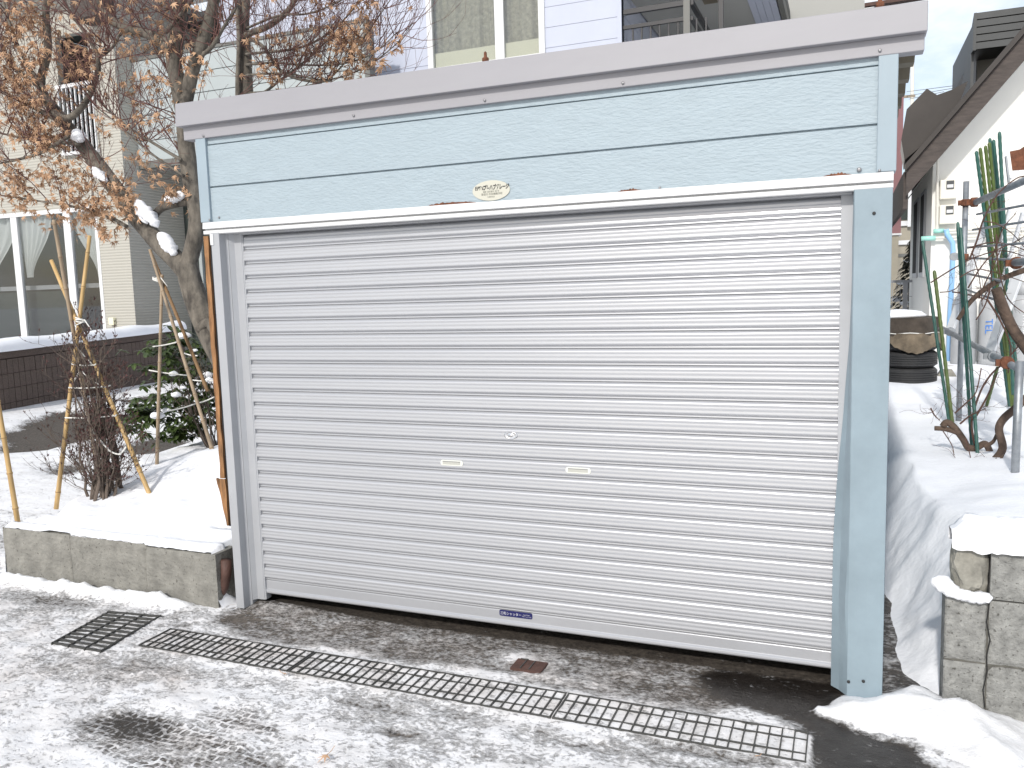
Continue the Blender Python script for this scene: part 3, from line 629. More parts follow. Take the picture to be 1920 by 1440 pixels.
knot(T1, (-2.005,0.630,1.621), .032, 1)
def on(p0, p1, t): return Vector(p0).lerp(Vector(p1), t)
for ta, tb, ex in ((.505, .535, .35), (.415, .44, .6), (.30, .315, .1)):
    pa = on(A0, A1, ta); pb = on(B0, B1, tb); pa.y -= .017; pb.y -= .017; rope(T1, [pa, pb, pb + (pb - pa) * ex * .4 + Vector((0, 0, .01))])
    pc = on(C0, C1, tb); rope(T1, [pb, pc, pa])
rope(T1, [on(A0, A1, .40) + Vector((.14, 0, -.10)), (-1.918,0.550,0.880), (-1.716,0.520,0.723), (-1.602,0.500,0.706), (-1.537,0.500,0.761)], .006)
T2 = thing('bamboo_tripod', 'greyer bamboo tripod with white rope around the green leafy shrub by the maple', 'plant support', (-2.2, 1.7, .4))
E0, E1 = (-2.207,1.407,0.410), (-2.207,1.620,1.961); F0, F1 = (-1.529,1.300,0.611), (-2.176,1.480,2.158); H0, H1 = (-1.75, 1.35, .42), (-2.344,1.660,2.141)
for p0, p1, m in ((E0, E1, 'bamboo_grey'), (F0, F1, 'bamboo_grey'), ((-1.686,1.450,1.082), (-2.380,1.700,2.131), 'bamboo_node')):
    b = MB(); bamboo(b, Vector(p0) - (Vector(p1) - Vector(p0)) * .05, p1, .0145); b.build('pole', [m, 'bamboo_node'], T2, smooth=True)
knot(T2, (-2.242,1.600,1.922), .034, 5)
for a, b_ in (((-2.248,1.500,1.376), (-2.073,1.620,1.411)), ((-2.288,1.480,1.184), (-2.021,1.650,1.125)), ((-2.119,1.500,0.850), (-2.057,1.750,0.879)), ((-2.024,1.650,1.090), (-1.643,1.500,1.103)), ((-2.018,1.600,1.315), (-1.787,1.500,1.302)), ((-2.057,1.750,0.879), (-1.734,1.600,0.959))): rope(T2, [a, b_], .0055)
b = MB(); p0 = Vector((-2.120,0.100,0.300)); bamboo(b, p0 - Vector((0, 0, .1)), (-2.139,0.050,1.167), .0165)
tag(move_origin(b.build('bamboo_stake', ['bamboo', 'bamboo_node'], smooth=True), p0), 'single bamboo stake standing in snow at far left of planter', 'garden stake')

# ------------------------------------------------------------------ shrubs
def grow(mb, p, d, L, r, rr, lev=0, up=.12, wob=.35, n=5, sub=(2, 3), ends=None, tn=5, shrink=.62):
    p = Vector(p); d = Vector(d).normalized(); pts = [p.copy()]; st = L / n
    for i in range(n):
        d = (d + Vector((rr.uniform(-1, 1), rr.uniform(-1, 1), rr.uniform(-1, 1))) * wob * .5 + Vector((0, 0, up))).normalized()
        p = p + d * st; pts.append(p.copy())
    mb.tube(pts, [max(.0011, r * (1 - .7 * i / n)) for i in range(n + 1)], tn, cap=False)
    if ends is not None: ends.append((pts[-1], d.copy(), lev)); ends.append((pts[n // 2 + 1], d.copy(), lev))
    if lev > 0:
        for k in range(rr.randint(*sub)):
            i = rr.randint(1, n); q = pts[i]; dd = (d + Vector((rr.uniform(-1, 1), rr.uniform(-1, 1), rr.uniform(-.6, 1))) * .9).normalized()
            grow(mb, q, dd, L * shrink * rr.uniform(.7, 1.2), max(.0012, r * .5), rr, lev - 1, up, wob, n, sub, ends, max(4, tn - 1), shrink)
rr = random.Random(11)
sh = thing('bare_shrub', 'leafless brown shrub bundled inside the yellow bamboo tripod', 'shrub', (-1.8, .55, .38))
b = MB(); ends = []
top = Vector((-1.956,0.600,1.479))
for i in range(20):
    a = rr.random() * 6.28; q = Vector((-1.80 + .13 * math.cos(a) * rr.random(), .56 + .13 * math.sin(a), .34)); tgt = top + Vector((rr.uniform(-.12, .14), rr.uniform(-.12, .12), rr.uniform(-.45, .05)))
    mid = q.lerp(tgt, .4) + Vector((rr.uniform(-.16, .16), rr.uniform(-.12, .12), 0)); pts = []
    for k in range(9):
        s = k / 8; pts.append(q * (1 - s) ** 2 + mid * 2 * s * (1 - s) + tgt * s * s + Vector((rr.uniform(-1, 1), rr.uniform(-1, 1), 0)) * .012)
    r = rr.uniform(.007, .014); b.tube(pts, [r * (1 - .65 * k / 8) for k in range(9)], 6, cap=False)
    for k in range(8):
        s = pts[rr.randint(1, 8)]; grow(b, s, (rr.uniform(-1, 1), rr.uniform(-1, 1), rr.uniform(-.2, 1.1)), rr.uniform(.08, .24), .0032, rr, 2, .1, .6, 4, (2, 3), ends, 4)
for i in range(16):                                                   # outer skirt of thin twigs
    a = rr.uniform(2.4, 6.6); q = Vector((-1.82, .55, .40)); grow(b, q, (math.cos(a) * 1.1 - .3, math.sin(a) * .8, rr.uniform(.35, 1)), rr.uniform(.3, .52), .0045, rr, 2, .10, .5, 5, (2, 4), ends, 4)
b.build('stems', 'stem', sh)
b = MB()
for p, d, lev in ends:
    if rr.random() < .65:
        for k in range(3): leaf = d + Vector((rr.uniform(-.7, .7), rr.uniform(-.7, .7), rr.uniform(-.2, .7))); q = leaf.cross(Vector((rr.random(), rr.random(), 1))).normalized() * .0045; e = p + leaf.normalized() * rr.uniform(.015, .03); m_ = p.lerp(e, .5); b.add([p, m_ + q, e, m_ - q], [(0, 1, 2, 3)])
b.build('withered_leaves', 'bud', sh)
ev = thing('evergreen_shrub', 'green broad-leaved shrub with snow lumps inside the greyer bamboo tripod', 'shrub', (-2.0, 1.8, .4))
b = MB(); ends = []; c0 = Vector((-2.12, 2.05, .46))
for i in range(16):
    a = rr.random() * 6.28; grow(b, c0 + Vector((.08 * math.cos(a), .08 * math.sin(a), -.05)), (math.cos(a) * .55, math.sin(a) * .5, 1), rr.uniform(.45, .85), .010, rr, 2, .10, .35, 5, (3, 4), ends, 5, .5)
b.build('stems', 'stem', ev)
b = MB(); spots = [(-2.475,2.000,1.458),(-2.671,2.000,1.340),(-2.391,2.000,1.387),(-2.590,2.000,1.221),(-2.379,2.000,1.198),(-2.220,2.000,1.292),(-2.144,2.000,1.152),(-2.695,2.000,1.100),(-2.486,2.000,1.031),(-2.274,2.000,1.033),(-2.717,2.000,0.882),(-2.852,2.000,0.806),(-2.533,2.000,0.862),(-2.354,2.000,0.818),(-2.135,2.000,0.918),(-2.899,2.000,0.657),(-2.708,2.000,0.663),(-2.454,2.000,0.719),(-2.246,2.000,0.678),(-2.626,2.000,0.544),(-2.471,2.000,0.550),(-2.793,2.000,0.758),(-2.312,2.000,0.938),(-2.402,2.000,0.625),(-2.921,2.000,0.755)]
def oval(mb, p, ax, n, L, w):
    ax = Vector(ax).normalized(); q = ax.cross(Vector(n)); q = q.normalized() if q.length > 1e-4 else ax.orthogonal().normalized(); nn = q.cross(ax); p = Vector(p)
    vs = [p, p + ax * L * .3 + q * w, p + ax * L * .7 + q * w * .85 - nn * L * .08, p + ax * L - nn * L * .22, p + ax * L * .7 - q * w * .85 - nn * L * .08, p + ax * L * .3 - q * w, p + ax * L * .45 - nn * L * .06]
    mb.add(vs, [(0, 1, 6), (1, 2, 6), (2, 3, 6), (3, 4, 6), (4, 5, 6), (5, 0, 6)])
for s in spots:
    for k in range(17):
        cc = Vector(s) + Vector((rr.gauss(0, .055), rr.gauss(0, .16), rr.gauss(0, .05)))
        a0 = rr.random() * 6.28
        for j in range(rr.randint(4, 7)):
            a = a0 + j * 1.05; oval(b, cc, (math.cos(a), math.sin(a), rr.uniform(-.75, .25)), (0, 0, 1), rr.uniform(.06, .095), rr.uniform(.015, .022))
b.build('leaves', 'leaf_green', ev)
def snow_ridge(par, pts, r, sd=0, flat=.75, name='snow_clump'):
    P_ = [Vector(p) for p in pts]; q = []
    for i in range(len(P_) - 1):
        for k in range(6): q.append(P_[i].lerp(P_[i + 1], k / 6) - Vector((0, 0, r * .35)))
    n = len(q); b = MB(); rad = []
    for i, p in enumerate(q): rad.append(max(.004, r * max(0, math.sin(math.pi * (i + .1) / (n - .8))) ** .55 * (1 + .5 * noise.noise(Vector((i * .55, sd, 0))))))
    b.tube(q, rad, 12)
    for i, v in enumerate(b.v):
        c_ = q[min(n - 1, i // 12)]; v = Vector(v); d = v - c_
        k = 1 + .3 * noise.noise(v * 22); b.v[i] = c_ + Vector((d.x * k, d.y * k, d.z * flat * k))
    return b.build(name, 'snow', par, smooth=True)

for i, (p, r) in enumerate([((-2.213,1.550,0.862), .05), ((-2.253,1.500,0.824), .07), ((-2.135,1.600,0.982), .05), ((-2.147,1.600,1.156), .045), ((-2.098,1.700,1.472), .065), ((-1.867,1.700,1.095), .045), ((-2.158,1.700,1.024), .04), ((-1.950,1.650,1.342), .03), ((-2.057,1.900,1.117), .06)]):
    p = Vector(p); snow_ridge(ev, [p + Vector((-r, 0, -r * .2)), p, p + Vector((r, r * .4, -.1 * r))], r * .62, i + 20, .7)
# ------------------------------------------------------------------ maples
def limb(mb, pts, r0, r1, n=10):
    P_ = [Vector(p) for p in pts]; q = []
    for i in range(len(P_) - 1):                                    # Catmull-Rom
        a = P_[max(0, i - 1)]; b_ = P_[i]; c = P_[i + 1]; d = P_[min(len(P_) - 1, i + 2)]
        for k in range(5):
            t = k / 5; q.append(.5 * ((2 * b_) + (c - a) * t + (2 * a - 5 * b_ + 4 * c - d) * t * t + (3 * b_ - a - 3 * c + d) * t ** 3))
    q.append(P_[-1]); m = len(q); rad = []
    for i in range(m): rad.append((r0 + (r1 - r0) * i / (m - 1)) * (1 + .10 * noise.noise(q[i] * 5)))
    mb.tube(q, rad, n); return q
rr = random.Random(23)
mp_ = thing('maple_tree', 'forked maple tree with withered orange leaves behind the garage corner', 'tree', (-1.4, 1.5, .4))
b = MB(); LM = []
LM += [limb(b, [(-1.304,1.500,0.745),(-1.394,1.500,1.047),(-1.498,1.500,1.248),(-1.603,1.500,1.434),(-1.699,1.500,1.620),(-1.786,1.500,1.840),(-1.832,1.500,2.043)], .120, .084, 14)]
LM += [limb(b, [(-1.824,1.500,1.959),(-1.958,1.500,2.090),(-2.137,1.500,2.246),(-2.341,1.500,2.457),(-2.519,1.500,2.673),(-2.700,1.500,2.887),(-2.857,1.500,3.072),(-3.030,1.500,3.248),(-3.138,1.500,3.367)], .080, .050, 12)]
LM += [limb(b, [(-1.832,1.500,1.989),(-1.750,1.500,2.164),(-1.688,1.500,2.375),(-1.725,1.500,2.664),(-1.745,1.500,2.908),(-1.748,1.500,3.150),(-1.775,1.500,3.372),(-1.808,1.500,3.575),(-1.761,1.500,3.785),(-1.713,1.500,4.012),(-1.718,1.500,4.283)], .066, .058, 12)]
LM += [limb(b, [(-1.743,1.500,3.209),(-1.627,1.500,3.493),(-1.492,1.500,3.728),(-1.380,1.500,3.961),(-1.321,1.500,4.178)], .055, .035)]
LM += [limb(b, [(-1.773,1.450,3.649),(-1.957,1.450,3.776),(-2.220,1.450,3.868),(-2.428,1.450,4.006),(-2.542,1.450,4.244)], .045, .03)]
LM += [limb(b, [(-3.067,1.450,3.341),(-3.188,1.450,3.547),(-3.068,1.450,3.807),(-3.055,1.450,4.098),(-2.975,1.450,4.436)], .042, .022)]
LM += [limb(b, [(-3.011,1.400,3.297),(-2.868,1.400,3.239),(-2.713,1.400,3.294),(-2.570,1.400,3.423),(-2.484,1.400,3.576),(-2.470,1.400,3.696)], .03, .018)]
LM += [limb(b, [(-2.472,1.400,3.676),(-2.562,1.400,3.830),(-2.737,1.400,4.057),(-2.851,1.400,4.318)], .016, .008, 7)]
LM += [limb(b, [(-2.473,1.400,3.664),(-2.380,1.400,3.692),(-2.285,1.400,3.744),(-2.226,1.400,3.823)], .015, .008, 7)]
LM += [limb(b, [(-1.771,1.500,2.512),(-1.918,1.500,2.501),(-2.058,1.500,2.473),(-2.150,1.500,2.394)], .034, .03, 9)]
LM += [limb(b, [(-2.915,1.400,3.202),(-3.188,1.400,3.345),(-3.483,1.400,3.485),(-3.790,1.400,3.607)], .022, .01, 7)]
LM += [limb(b, [(-2.746,1.400,3.026),(-3.100,1.400,3.080),(-3.404,1.400,3.138),(-3.779,1.400,3.232)], .016, .007, 7)]
LM += [limb(b, [(-2.797,1.350,3.086),(-3.111,1.350,2.988),(-3.427,1.350,2.951),(-3.753,1.350,2.934)], .016, .007, 7)]
LM += [limb(b, [(-2.316,1.400,2.343),(-2.550,1.400,2.454),(-2.865,1.400,2.533),(-3.224,1.400,2.600),(-3.725,1.400,2.688)], .016, .006, 7)]
LM += [limb(b, [(-3.079,1.400,3.481),(-3.288,1.400,3.760),(-3.407,1.400,4.030),(-3.490,1.400,4.337)], .018, .008, 7)]
LM += [limb(b, [(-3.136,1.400,3.509),(-3.392,1.400,3.688),(-3.558,1.400,3.859),(-3.727,1.400,4.032)], .016, .008, 7)]
LM += [limb(b, [(-1.712,1.400,2.812),(-1.964,1.400,2.954),(-2.247,1.400,3.123),(-2.506,1.400,3.334)], .014, .006, 7)]
LM += [limb(b, [(-1.697,1.400,2.691),(-1.922,1.400,2.829),(-2.115,1.400,2.968),(-2.329,1.400,3.143),(-2.539,1.400,3.296)], .012, .004, 6)]
LM += [limb(b, [(-1.683,1.420,1.514),(-1.573,1.420,1.563),(-1.481,1.420,1.421)], .035, .045, 8)]
LM += [limb(b, [(-1.776,1.400,3.761),(-1.583,1.400,3.886),(-1.392,1.400,4.045)], .02, .01, 7)]
LM += [limb(b, [(-1.604,1.500,3.568),(-1.445,1.500,3.625),(-1.307,1.500,3.760),(-1.173,1.500,3.892)], .02, .008, 7)]
b.build('trunk', 'bark', mp_, smooth=True)
b = MB(); ends = []
def twigs(lm, cnt, L, lev, up, bias=(0, 0, 0), r=.0045):
    for k in range(cnt):
        i = rr.randint(int(len(lm) * .25), len(lm) - 1); d = Vector((rr.uniform(-1, 1), rr.uniform(-.9, .6), rr.uniform(-.3, 1))) + Vector(bias)
        grow(b, lm[i], d, L * rr.uniform(.5, 1.2), r * rr.uniform(.7, 1.3), rr, lev, up, .45, 6, (2, 3), ends, 4)
for i, lm in enumerate(LM):
    if i in (0, 9, 18): continue
    if i == 1:
        for k in range(16):
            q = lm[rr.randint(len(lm) // 2, len(lm) - 1)]; grow(b, q, (rr.uniform(-1, .4), rr.uniform(-.8, .3), rr.uniform(-.1, .8)), rr.uniform(.3, .7), .005, rr, 2, .08, .45, 6, (2, 3), ends, 4)
    elif i == 2: 
        for k in range(30): q = lm[rr.randint(15, len(lm) - 1)]; grow(b, q, (rr.uniform(-1, .7), rr.uniform(-.6, .5), rr.uniform(-.2, .8)), rr.uniform(.35, .85), .0055, rr, 2, .05, .4, 6, (2, 3), ends, 4)
    else: twigs(lm, 18, .5, 2, .08, (-.3 if i in (5, 10, 11, 12, 14, 15) else 0, 0, .2))
b.build('twigs', 'twig', mp_)
b = MB()
def leaves(mb, p, k, sp, s0=.036, s1=.058, hang=.7):
    for j in range(k):
        c = Vector(p) + Vector((rr.gauss(0, sp), rr.gauss(0, sp * 1.3), rr.gauss(0, sp)))
        leaf_geo(mb, c, (rr.uniform(-1, 1), rr.uniform(-1.2, .4), rr.uniform(-.3, 1)), (rr.uniform(-1, 1), rr.uniform(-.6, .6), rr.uniform(-1.6, .4) * hang), rr.uniform(s0, s1), rr.uniform(.2, 1.1))
for p, d, lev in ends:
    if lev <= 1 and rr.random() < .12: leaves(b, p, rr.randint(1, 3), .035)
for spots_, k in (([(-3.384,1.350,3.719),(-3.248,1.350,3.575),(-3.065,1.350,3.803),(-3.363,1.350,3.419),(-3.190,1.350,3.315),(-3.474,1.350,3.302),(-3.124,1.350,3.117),(-3.026,1.350,3.171),(-3.224,1.350,3.062),(-3.070,1.350,3.069),(-2.982,1.350,3.040),(-3.336,1.350,3.159),(-3.062,1.350,4.050),(-3.289,1.350,3.958),(-3.464,1.350,3.601),(-3.171,1.350,3.692),(-3.059,1.350,3.385)], 34),
                  ([(-2.916,1.350,2.610),(-2.736,1.350,2.618),(-2.566,1.350,2.577),(-2.430,1.350,2.514),(-2.294,1.350,2.463),(-2.667,1.350,2.466),(-2.764,1.350,2.386),(-2.529,1.350,2.394),(-2.456,1.350,2.285),(-2.635,1.350,2.485),(-2.992,1.350,2.486),(-3.290,1.350,2.570),(-3.533,1.350,2.652),(-3.394,1.350,2.730),(-3.575,1.350,2.810),(-3.197,1.350,2.802),(-3.439,1.350,2.865),(-3.045,1.350,2.790),(-2.719,1.350,2.765),(-2.357,1.350,2.654),(-2.227,1.350,2.562)], 30),
                  ([(-1.781,1.400,2.637),(-1.865,1.400,2.603),(-1.734,1.400,2.573),(-1.819,1.400,2.518),(-1.988,1.400,2.713),(-2.138,1.400,2.848),(-2.252,1.400,3.083),(-2.496,1.400,3.168),(-1.762,1.400,3.370),(-1.565,1.400,3.540),(-1.786,1.400,3.665),(-1.886,1.400,3.718),(-2.091,1.400,3.805),(-1.500,1.400,3.416),(-2.884,1.400,2.869),(-2.845,1.400,3.662)], 12)):
    for s in spots_: leaves(b, s, k, .055)
b.build('leaves', 'leaf_dry', mp_)
snow_ridge(mp_, [(-1.885,1.450,2.119),(-1.939,1.450,2.184),(-1.997,1.450,2.262),(-2.046,1.450,2.314)], .058, 1); snow_ridge(mp_, [(-2.013,1.420,2.344),(-2.067,1.420,2.413),(-2.123,1.420,2.454),(-2.182,1.420,2.524),(-2.232,1.420,2.586)], .060, 2); snow_ridge(mp_, [(-2.131,1.430,2.368),(-2.169,1.430,2.433),(-2.220,1.430,2.477)], .035, 6)
snow_ridge(mp_, [(-1.957,1.450,2.549),(-1.880,1.450,2.556),(-1.804,1.450,2.567),(-1.740,1.450,2.570)], .040, 3, 1.); snow_ridge(mp_, [(-2.730,1.400,3.058),(-2.759,1.400,3.111),(-2.800,1.400,3.165)], .055, 4); snow_ridge(mp_, [(-2.490,1.400,2.719),(-2.543,1.400,2.765),(-2.596,1.400,2.811),(-2.637,1.400,2.857)], .040, 5)
m2 = thing('maple_tree', 'slender bare maple rising behind the left end of the garage roof', 'tree', (-1.6, 3.0, .3))
b = MB(); LN = []
LN += [limb(b, [(-1.75, 3.2, .1)] + [(-2.363,3.000,2.924),(-2.353,3.000,3.675),(-2.338,3.000,4.019),(-2.335,3.000,4.360),(-2.263,3.000,4.783)], .075, .05, 10)]
LN += [limb(b, [(-2.363,3.000,3.076)] + [(-2.379,2.900,3.263),(-2.364,2.900,3.755),(-2.316,2.900,4.185),(-2.325,2.900,4.666)], .03, .018, 8)]
LN += [limb(b, [(-2.334,3.000,4.214)] + [(-2.178,2.900,4.205),(-1.961,2.900,4.241),(-1.745,2.900,4.341),(-1.631,2.900,4.463),(-1.493,2.900,4.624)], .034, .016, 8)]
LN += [limb(b, [(-2.316,3.000,4.211)] + [(-2.004,2.800,4.060),(-1.916,2.800,3.964),(-1.814,2.800,3.820),(-1.656,2.800,3.721),(-1.430,2.800,3.657),(-1.250,2.800,3.649)], .018, .012, 8)]
LN += [limb(b, [(-2.363,3.000,3.627)] + [(-1.959,2.800,3.639),(-1.804,2.800,3.715),(-1.562,2.800,3.825),(-1.267,2.800,3.993),(-1.065,2.800,4.122)], .014, .006, 7)]
LN += [limb(b, [(-2.343,3.000,3.960)] + [(-2.090,2.800,3.892),(-1.822,2.800,3.868),(-1.534,2.800,3.813),(-1.142,2.800,3.773),(-0.813,2.800,3.820),(-0.568,2.800,3.964)], .014, .004, 7)]
LN += [limb(b, [(-2.350,3.000,3.863)] + [(-2.098,2.800,3.798),(-1.712,2.800,3.760),(-1.317,2.800,3.657),(-0.926,2.800,3.710),(-0.599,2.800,3.858),(-0.410,2.800,4.019)], .013, .003, 7)]
LN += [limb(b, [(-2.335,3.000,4.057)] + [(-2.083,2.800,3.986),(-1.581,2.800,3.967),(-1.235,2.800,4.056),(-1.006,2.800,4.203),(-0.836,2.800,4.353)], .014, .006, 7)]
LN += [limb(b, [(-2.329,3.000,4.286)] + [(-1.792,2.800,4.273),(-1.447,2.800,4.245),(-1.108,2.800,4.307),(-0.886,2.800,4.405)], .012, .005, 7)]
LN += [limb(b, [(-2.357,3.000,3.700)] + [(-1.840,2.800,3.625),(-1.374,2.800,3.641),(-1.143,2.800,3.750),(-0.856,2.800,4.004),(-0.605,2.800,4.252)], .013, .004, 7)]
b.build('trunk', 'bark', m2, smooth=True)
b = MB(); ends = []
for i, lm in enumerate(LN):
    for k in range(26 if i > 1 else 12):
        q = lm[rr.randint(6 if i else 12, len(lm) - 1)]
        d = Vector((rr.uniform(-.2, 1.2), rr.uniform(-.6, .4), rr.uniform(-.4, .9))) if i > 1 else Vector((rr.uniform(-1, 1), rr.uniform(-.6, .4), rr.uniform(-.1, .9)))
        grow(b, q, d, rr.uniform(.3, .72), .0042, rr, 2, .10, .30, 6, (1, 3), ends, 4)
b.build('twigs', 'twig', m2)
b = MB()
for p, d, lev in ends:
    if lev <= 1 and rr.random() < .03: leaves(b, p, 1, .03, .04, .055)
for s in [(-1.173,2.750,4.057),(-1.094,2.750,4.001),(-1.012,2.750,4.012),(-0.932,2.750,4.001),(-1.070,2.750,3.953),(-1.150,2.750,3.987),(-0.961,2.750,3.952),(-0.851,2.750,4.012),(-0.833,2.750,3.855),(-0.917,2.750,3.799),(-0.941,2.750,3.847),(-1.102,2.750,3.868),(-1.000,2.750,3.765),(-1.844,2.750,3.849),(-1.908,2.750,3.787),(-1.823,2.750,3.730),(-1.712,2.750,4.041),(-1.490,2.750,3.919),(-1.294,2.750,3.894),(-0.841,2.750,4.186),(-0.813,2.750,4.203),(-1.270,2.750,4.272),(-0.597,2.750,3.845),(-0.709,2.750,3.706),(-1.061,2.750,3.661),(-0.979,2.750,3.651),(-1.282,2.750,3.665),(-2.006,2.750,4.057)]: leaves(b, s, 15, .055, .042, .064)
b.build('leaves', 'leaf_dry', m2)

# ------------------------------------------------------------------ brown block garden wall and cream house
def scale_c(p, s=.8): c = (3.0351, -3.6774, 1.7446); return Vector([c[i] + (p[i] - c[i]) * s for i in range(3)])
w0 = scale_c((-9.45, 4.6, 0)); w1 = scale_c((-10.60, 10.6, 0)); wd = (w1 - w0).normalized(); wn_ = Vector((wd.y, -wd.x, 0))
zt0, zt1 = 1.125, 1.215
bw = thing('block_wall', 'brown split-face block garden wall topped with a roll of snow', 'garden wall', tuple(w0))
m = M['brown_block']; n, l, bs_ = nodes(m)
# courses are real: each course is a ribbed strip with recessed joints
b = MB(); Lw = (w1 - w0).length
def wpt(s, z, out=0.): q = w0 + wd * s + wn_ * out; return (q.x, q.y, z)
def ztop(s): return zt0 + (zt1 - zt0) * s / Lw
b.add([wpt(0, .1, -.02), wpt(Lw, .1, -.02), wpt(Lw, ztop(Lw), -.02), wpt(0, ztop(0), -.02), wpt(0, .1, -.14), wpt(Lw, .1, -.14), wpt(Lw, ztop(Lw), -.14), wpt(0, ztop(0), -.14)], [(0,1,2,3),(4,7,6,5),(3,2,6,7),(0,3,7,4),(1,5,6,2)])
for cse in range(5):
    s = 0.; off = .05 * (cse % 2)
    while s < Lw - .01:
        a0 = s; a1 = min(Lw, s + .098)
        zb = .28 + cse * .19; h0 = zb; h1 = zb + .184
        k = (ztop(s) - zt0)
        j = .006 * rr.random()
        vs = [wpt(a0 + .005, h0 + k, j), wpt(a1 - .003, h0 + k, j), wpt(a1 - .003, h1 + k, j), wpt(a0 + .005, h1 + k, j), wpt(a0 + .002, h0 + k - .003, -.02), wpt(a1, h0 + k - .003, -.02), wpt(a1, h1 + k + .003, -.02), wpt(a0 + .002, h1 + k + .003, -.02)]
        if h1 < 1.115: b.add(vs, [(0,1,2,3),(0,4,5,1),(1,5,6,2),(2,6,7,3),(3,7,4,0)])
        s += .098
b.build('courses', 'brown_block', bw)
b = MB(); b.add([wpt(0, zt0 - .075, .012), wpt(Lw, zt1 - .075, .012), wpt(Lw, zt1 + .02, .012), wpt(0, zt0 + .02, .012), wpt(0, zt0 - .075, -.16), wpt(Lw, zt1 - .075, -.16), wpt(Lw, zt1 + .02, -.16), wpt(0, zt0 + .02, -.16)], [(0,1,2,3),(4,7,6,5),(3,2,6,7),(0,4,5,1),(0,3,7,4),(1,5,6,2)])
b.build('coping', 'brown_block', bw)
def roll(u, v):
    s = Lw * u; a = math.pi * v; r = 1 + .18 * fbm(s, 0, 4, 3, 1.3); q = wpt(s, ztop(s) + .015 + .15 * max(0, math.sin(a)) ** .7 * r, -.10 + .15 * math.cos(a) * r); return q
MB().grid(roll, 80, 12).build('snow_cap', 'snow', bw, smooth=True)

YH = 7.3
H = thing('cream_house', 'cream ribbed house with large white framed windows and pale balcony panels', 'house', (-9.5, YH, .3))
xc = (-8.504,7.300,3.082)[0]
wx0, wx1 = (-13.878,7.300,2.559)[0], (-9.205,7.300,2.380)[0]; wz0, wz1 = (-11.106,7.300,1.070)[2] - .1, (-10.249,7.300,3.437)[2]
ux0, ux1 = (-9.846,7.300,5.371)[0], (-9.094,7.300,5.286)[0]; uz0, uz1 = (-9.480,7.300,4.380)[2], (-9.366,7.300,6.364)[2]
b = MB(); XL = -20; ZT = 7.2
b.box(XL, wx0, YH, YH + .12, 0, ZT).box(wx0, wx1, YH, YH + .12, wz1, uz0).box(wx0, wx1, YH, YH + .12, 0, wz0).box(wx1, xc, YH, YH + .12, 0, uz0)
b.box(wx0, ux0, YH, YH + .12, uz0, ZT).box(ux1, xc, YH, YH + .12, uz0, ZT).box(ux0, ux1, YH, YH + .12, uz1, ZT)
b.box(xc - .12, xc, YH + .12, YH + 4, 0, ZT); b.build('front_wall', 'cream', H)
b = MB(); xr = (-7.199,9.200,6.208)[0]; b.box(xc, xr + .3, YH + 2.2, YH + 2.32, 0, 6.2).box(xr + .18, xr + .3, YH + 2.32, YH + 5, 0, 6.2); b.build('entrance_wall', 'cream', H)
# living room windows
def window(par, x0, x1, z0, z1, y, fr, mull, curtain=None, name='window', wf=.07, side=None):
    b = MB(); b.box(x0, x1, y - .03, y + .05, z0, z0 + wf).box(x0, x1, y - .03, y + .05, z1 - wf, z1).box(x0, x0 + wf, y - .03, y + .05, z0 + wf, z1 - wf).box(x1 - wf, x1, y - .03, y + .05, z0 + wf, z1 - wf)
    for q, w in mull: b.box(q - w / 2, q + w / 2, y - .022, y + .045, z0 + wf, z1 - wf)
    f = b.build(name, fr, par, bevel=.004)
    MB().box(x0 + wf, x1 - wf, y + .01, y + .014, z0 + wf, z1 - wf).build('pane', 'glass', f)
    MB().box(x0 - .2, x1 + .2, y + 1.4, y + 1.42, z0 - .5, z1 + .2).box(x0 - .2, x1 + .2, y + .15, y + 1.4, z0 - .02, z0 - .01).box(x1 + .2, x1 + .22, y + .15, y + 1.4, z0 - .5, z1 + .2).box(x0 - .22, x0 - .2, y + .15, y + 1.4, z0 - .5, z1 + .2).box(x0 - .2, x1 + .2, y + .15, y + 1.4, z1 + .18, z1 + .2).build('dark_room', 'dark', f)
    return f
ma = (-11.298,7.300,2.460)[0]; mb_ = (-9.953,7.300,2.409)[0]
f = window(H, wx0, wx1, wz0, wz1, YH + .02, 'white_paint', [(ma, .16), (mb_, .17)], wf=.075)
def drape(par, xa, xb, z0, z1, y, gather, m='curtain'):
    def fn(u, v):
        z = z1 + (z0 - z1) * v; g = sst(0, 1, v) ** 1.3
        x = xa + (xb - xa) * u; tgt = gather; x = x * (1 - .82 * g) + tgt * .82 * g
        return (x, y + .03 * math.sin(u * 34) * (1 - .5 * g), z)
    MB().grid(fn, 60, 14).build('curtain', m, par, smooth=True)
zc = wz0 + .42 * (wz1 - wz0)
drape(f, (-11.365,7.400,3.447)[0], (-10.486,7.400,3.393)[0], zc + .25, wz1 - .05, YH + .12, (-11.197,7.400,3.437)[0])
drape(f, (-12.785,7.400,3.535)[0], (-11.393,7.400,3.449)[0], zc + .1, wz1 - .05, YH + .12, (-11.761,7.400,3.471)[0] - .6)
drape(f, (-9.955,7.400,3.360)[0], (-9.362,7.400,3.323)[0], zc + .2, wz1 - .05, YH + .12, (-9.311,7.400,3.320)[0])
b = MB(); b.box(wx0, mb_ - .1, YH + .25, YH + .27, wz0 - .1, zc - .02); b.build('room_screen', 'grey_room', f)
b = MB(); b.box(wx0, wx1, YH + .27, YH + .33, zc + .02, zc + .10); b.build('room_rail', 'frame', f)
c = (-9.014,7.280,1.420); MB().box(c[0] - .06, c[0] + .06, YH - .07, YH - .001, c[2] - .07, c[2] + .06).build('vent_hood', 'cream_board', H, bevel=.012)
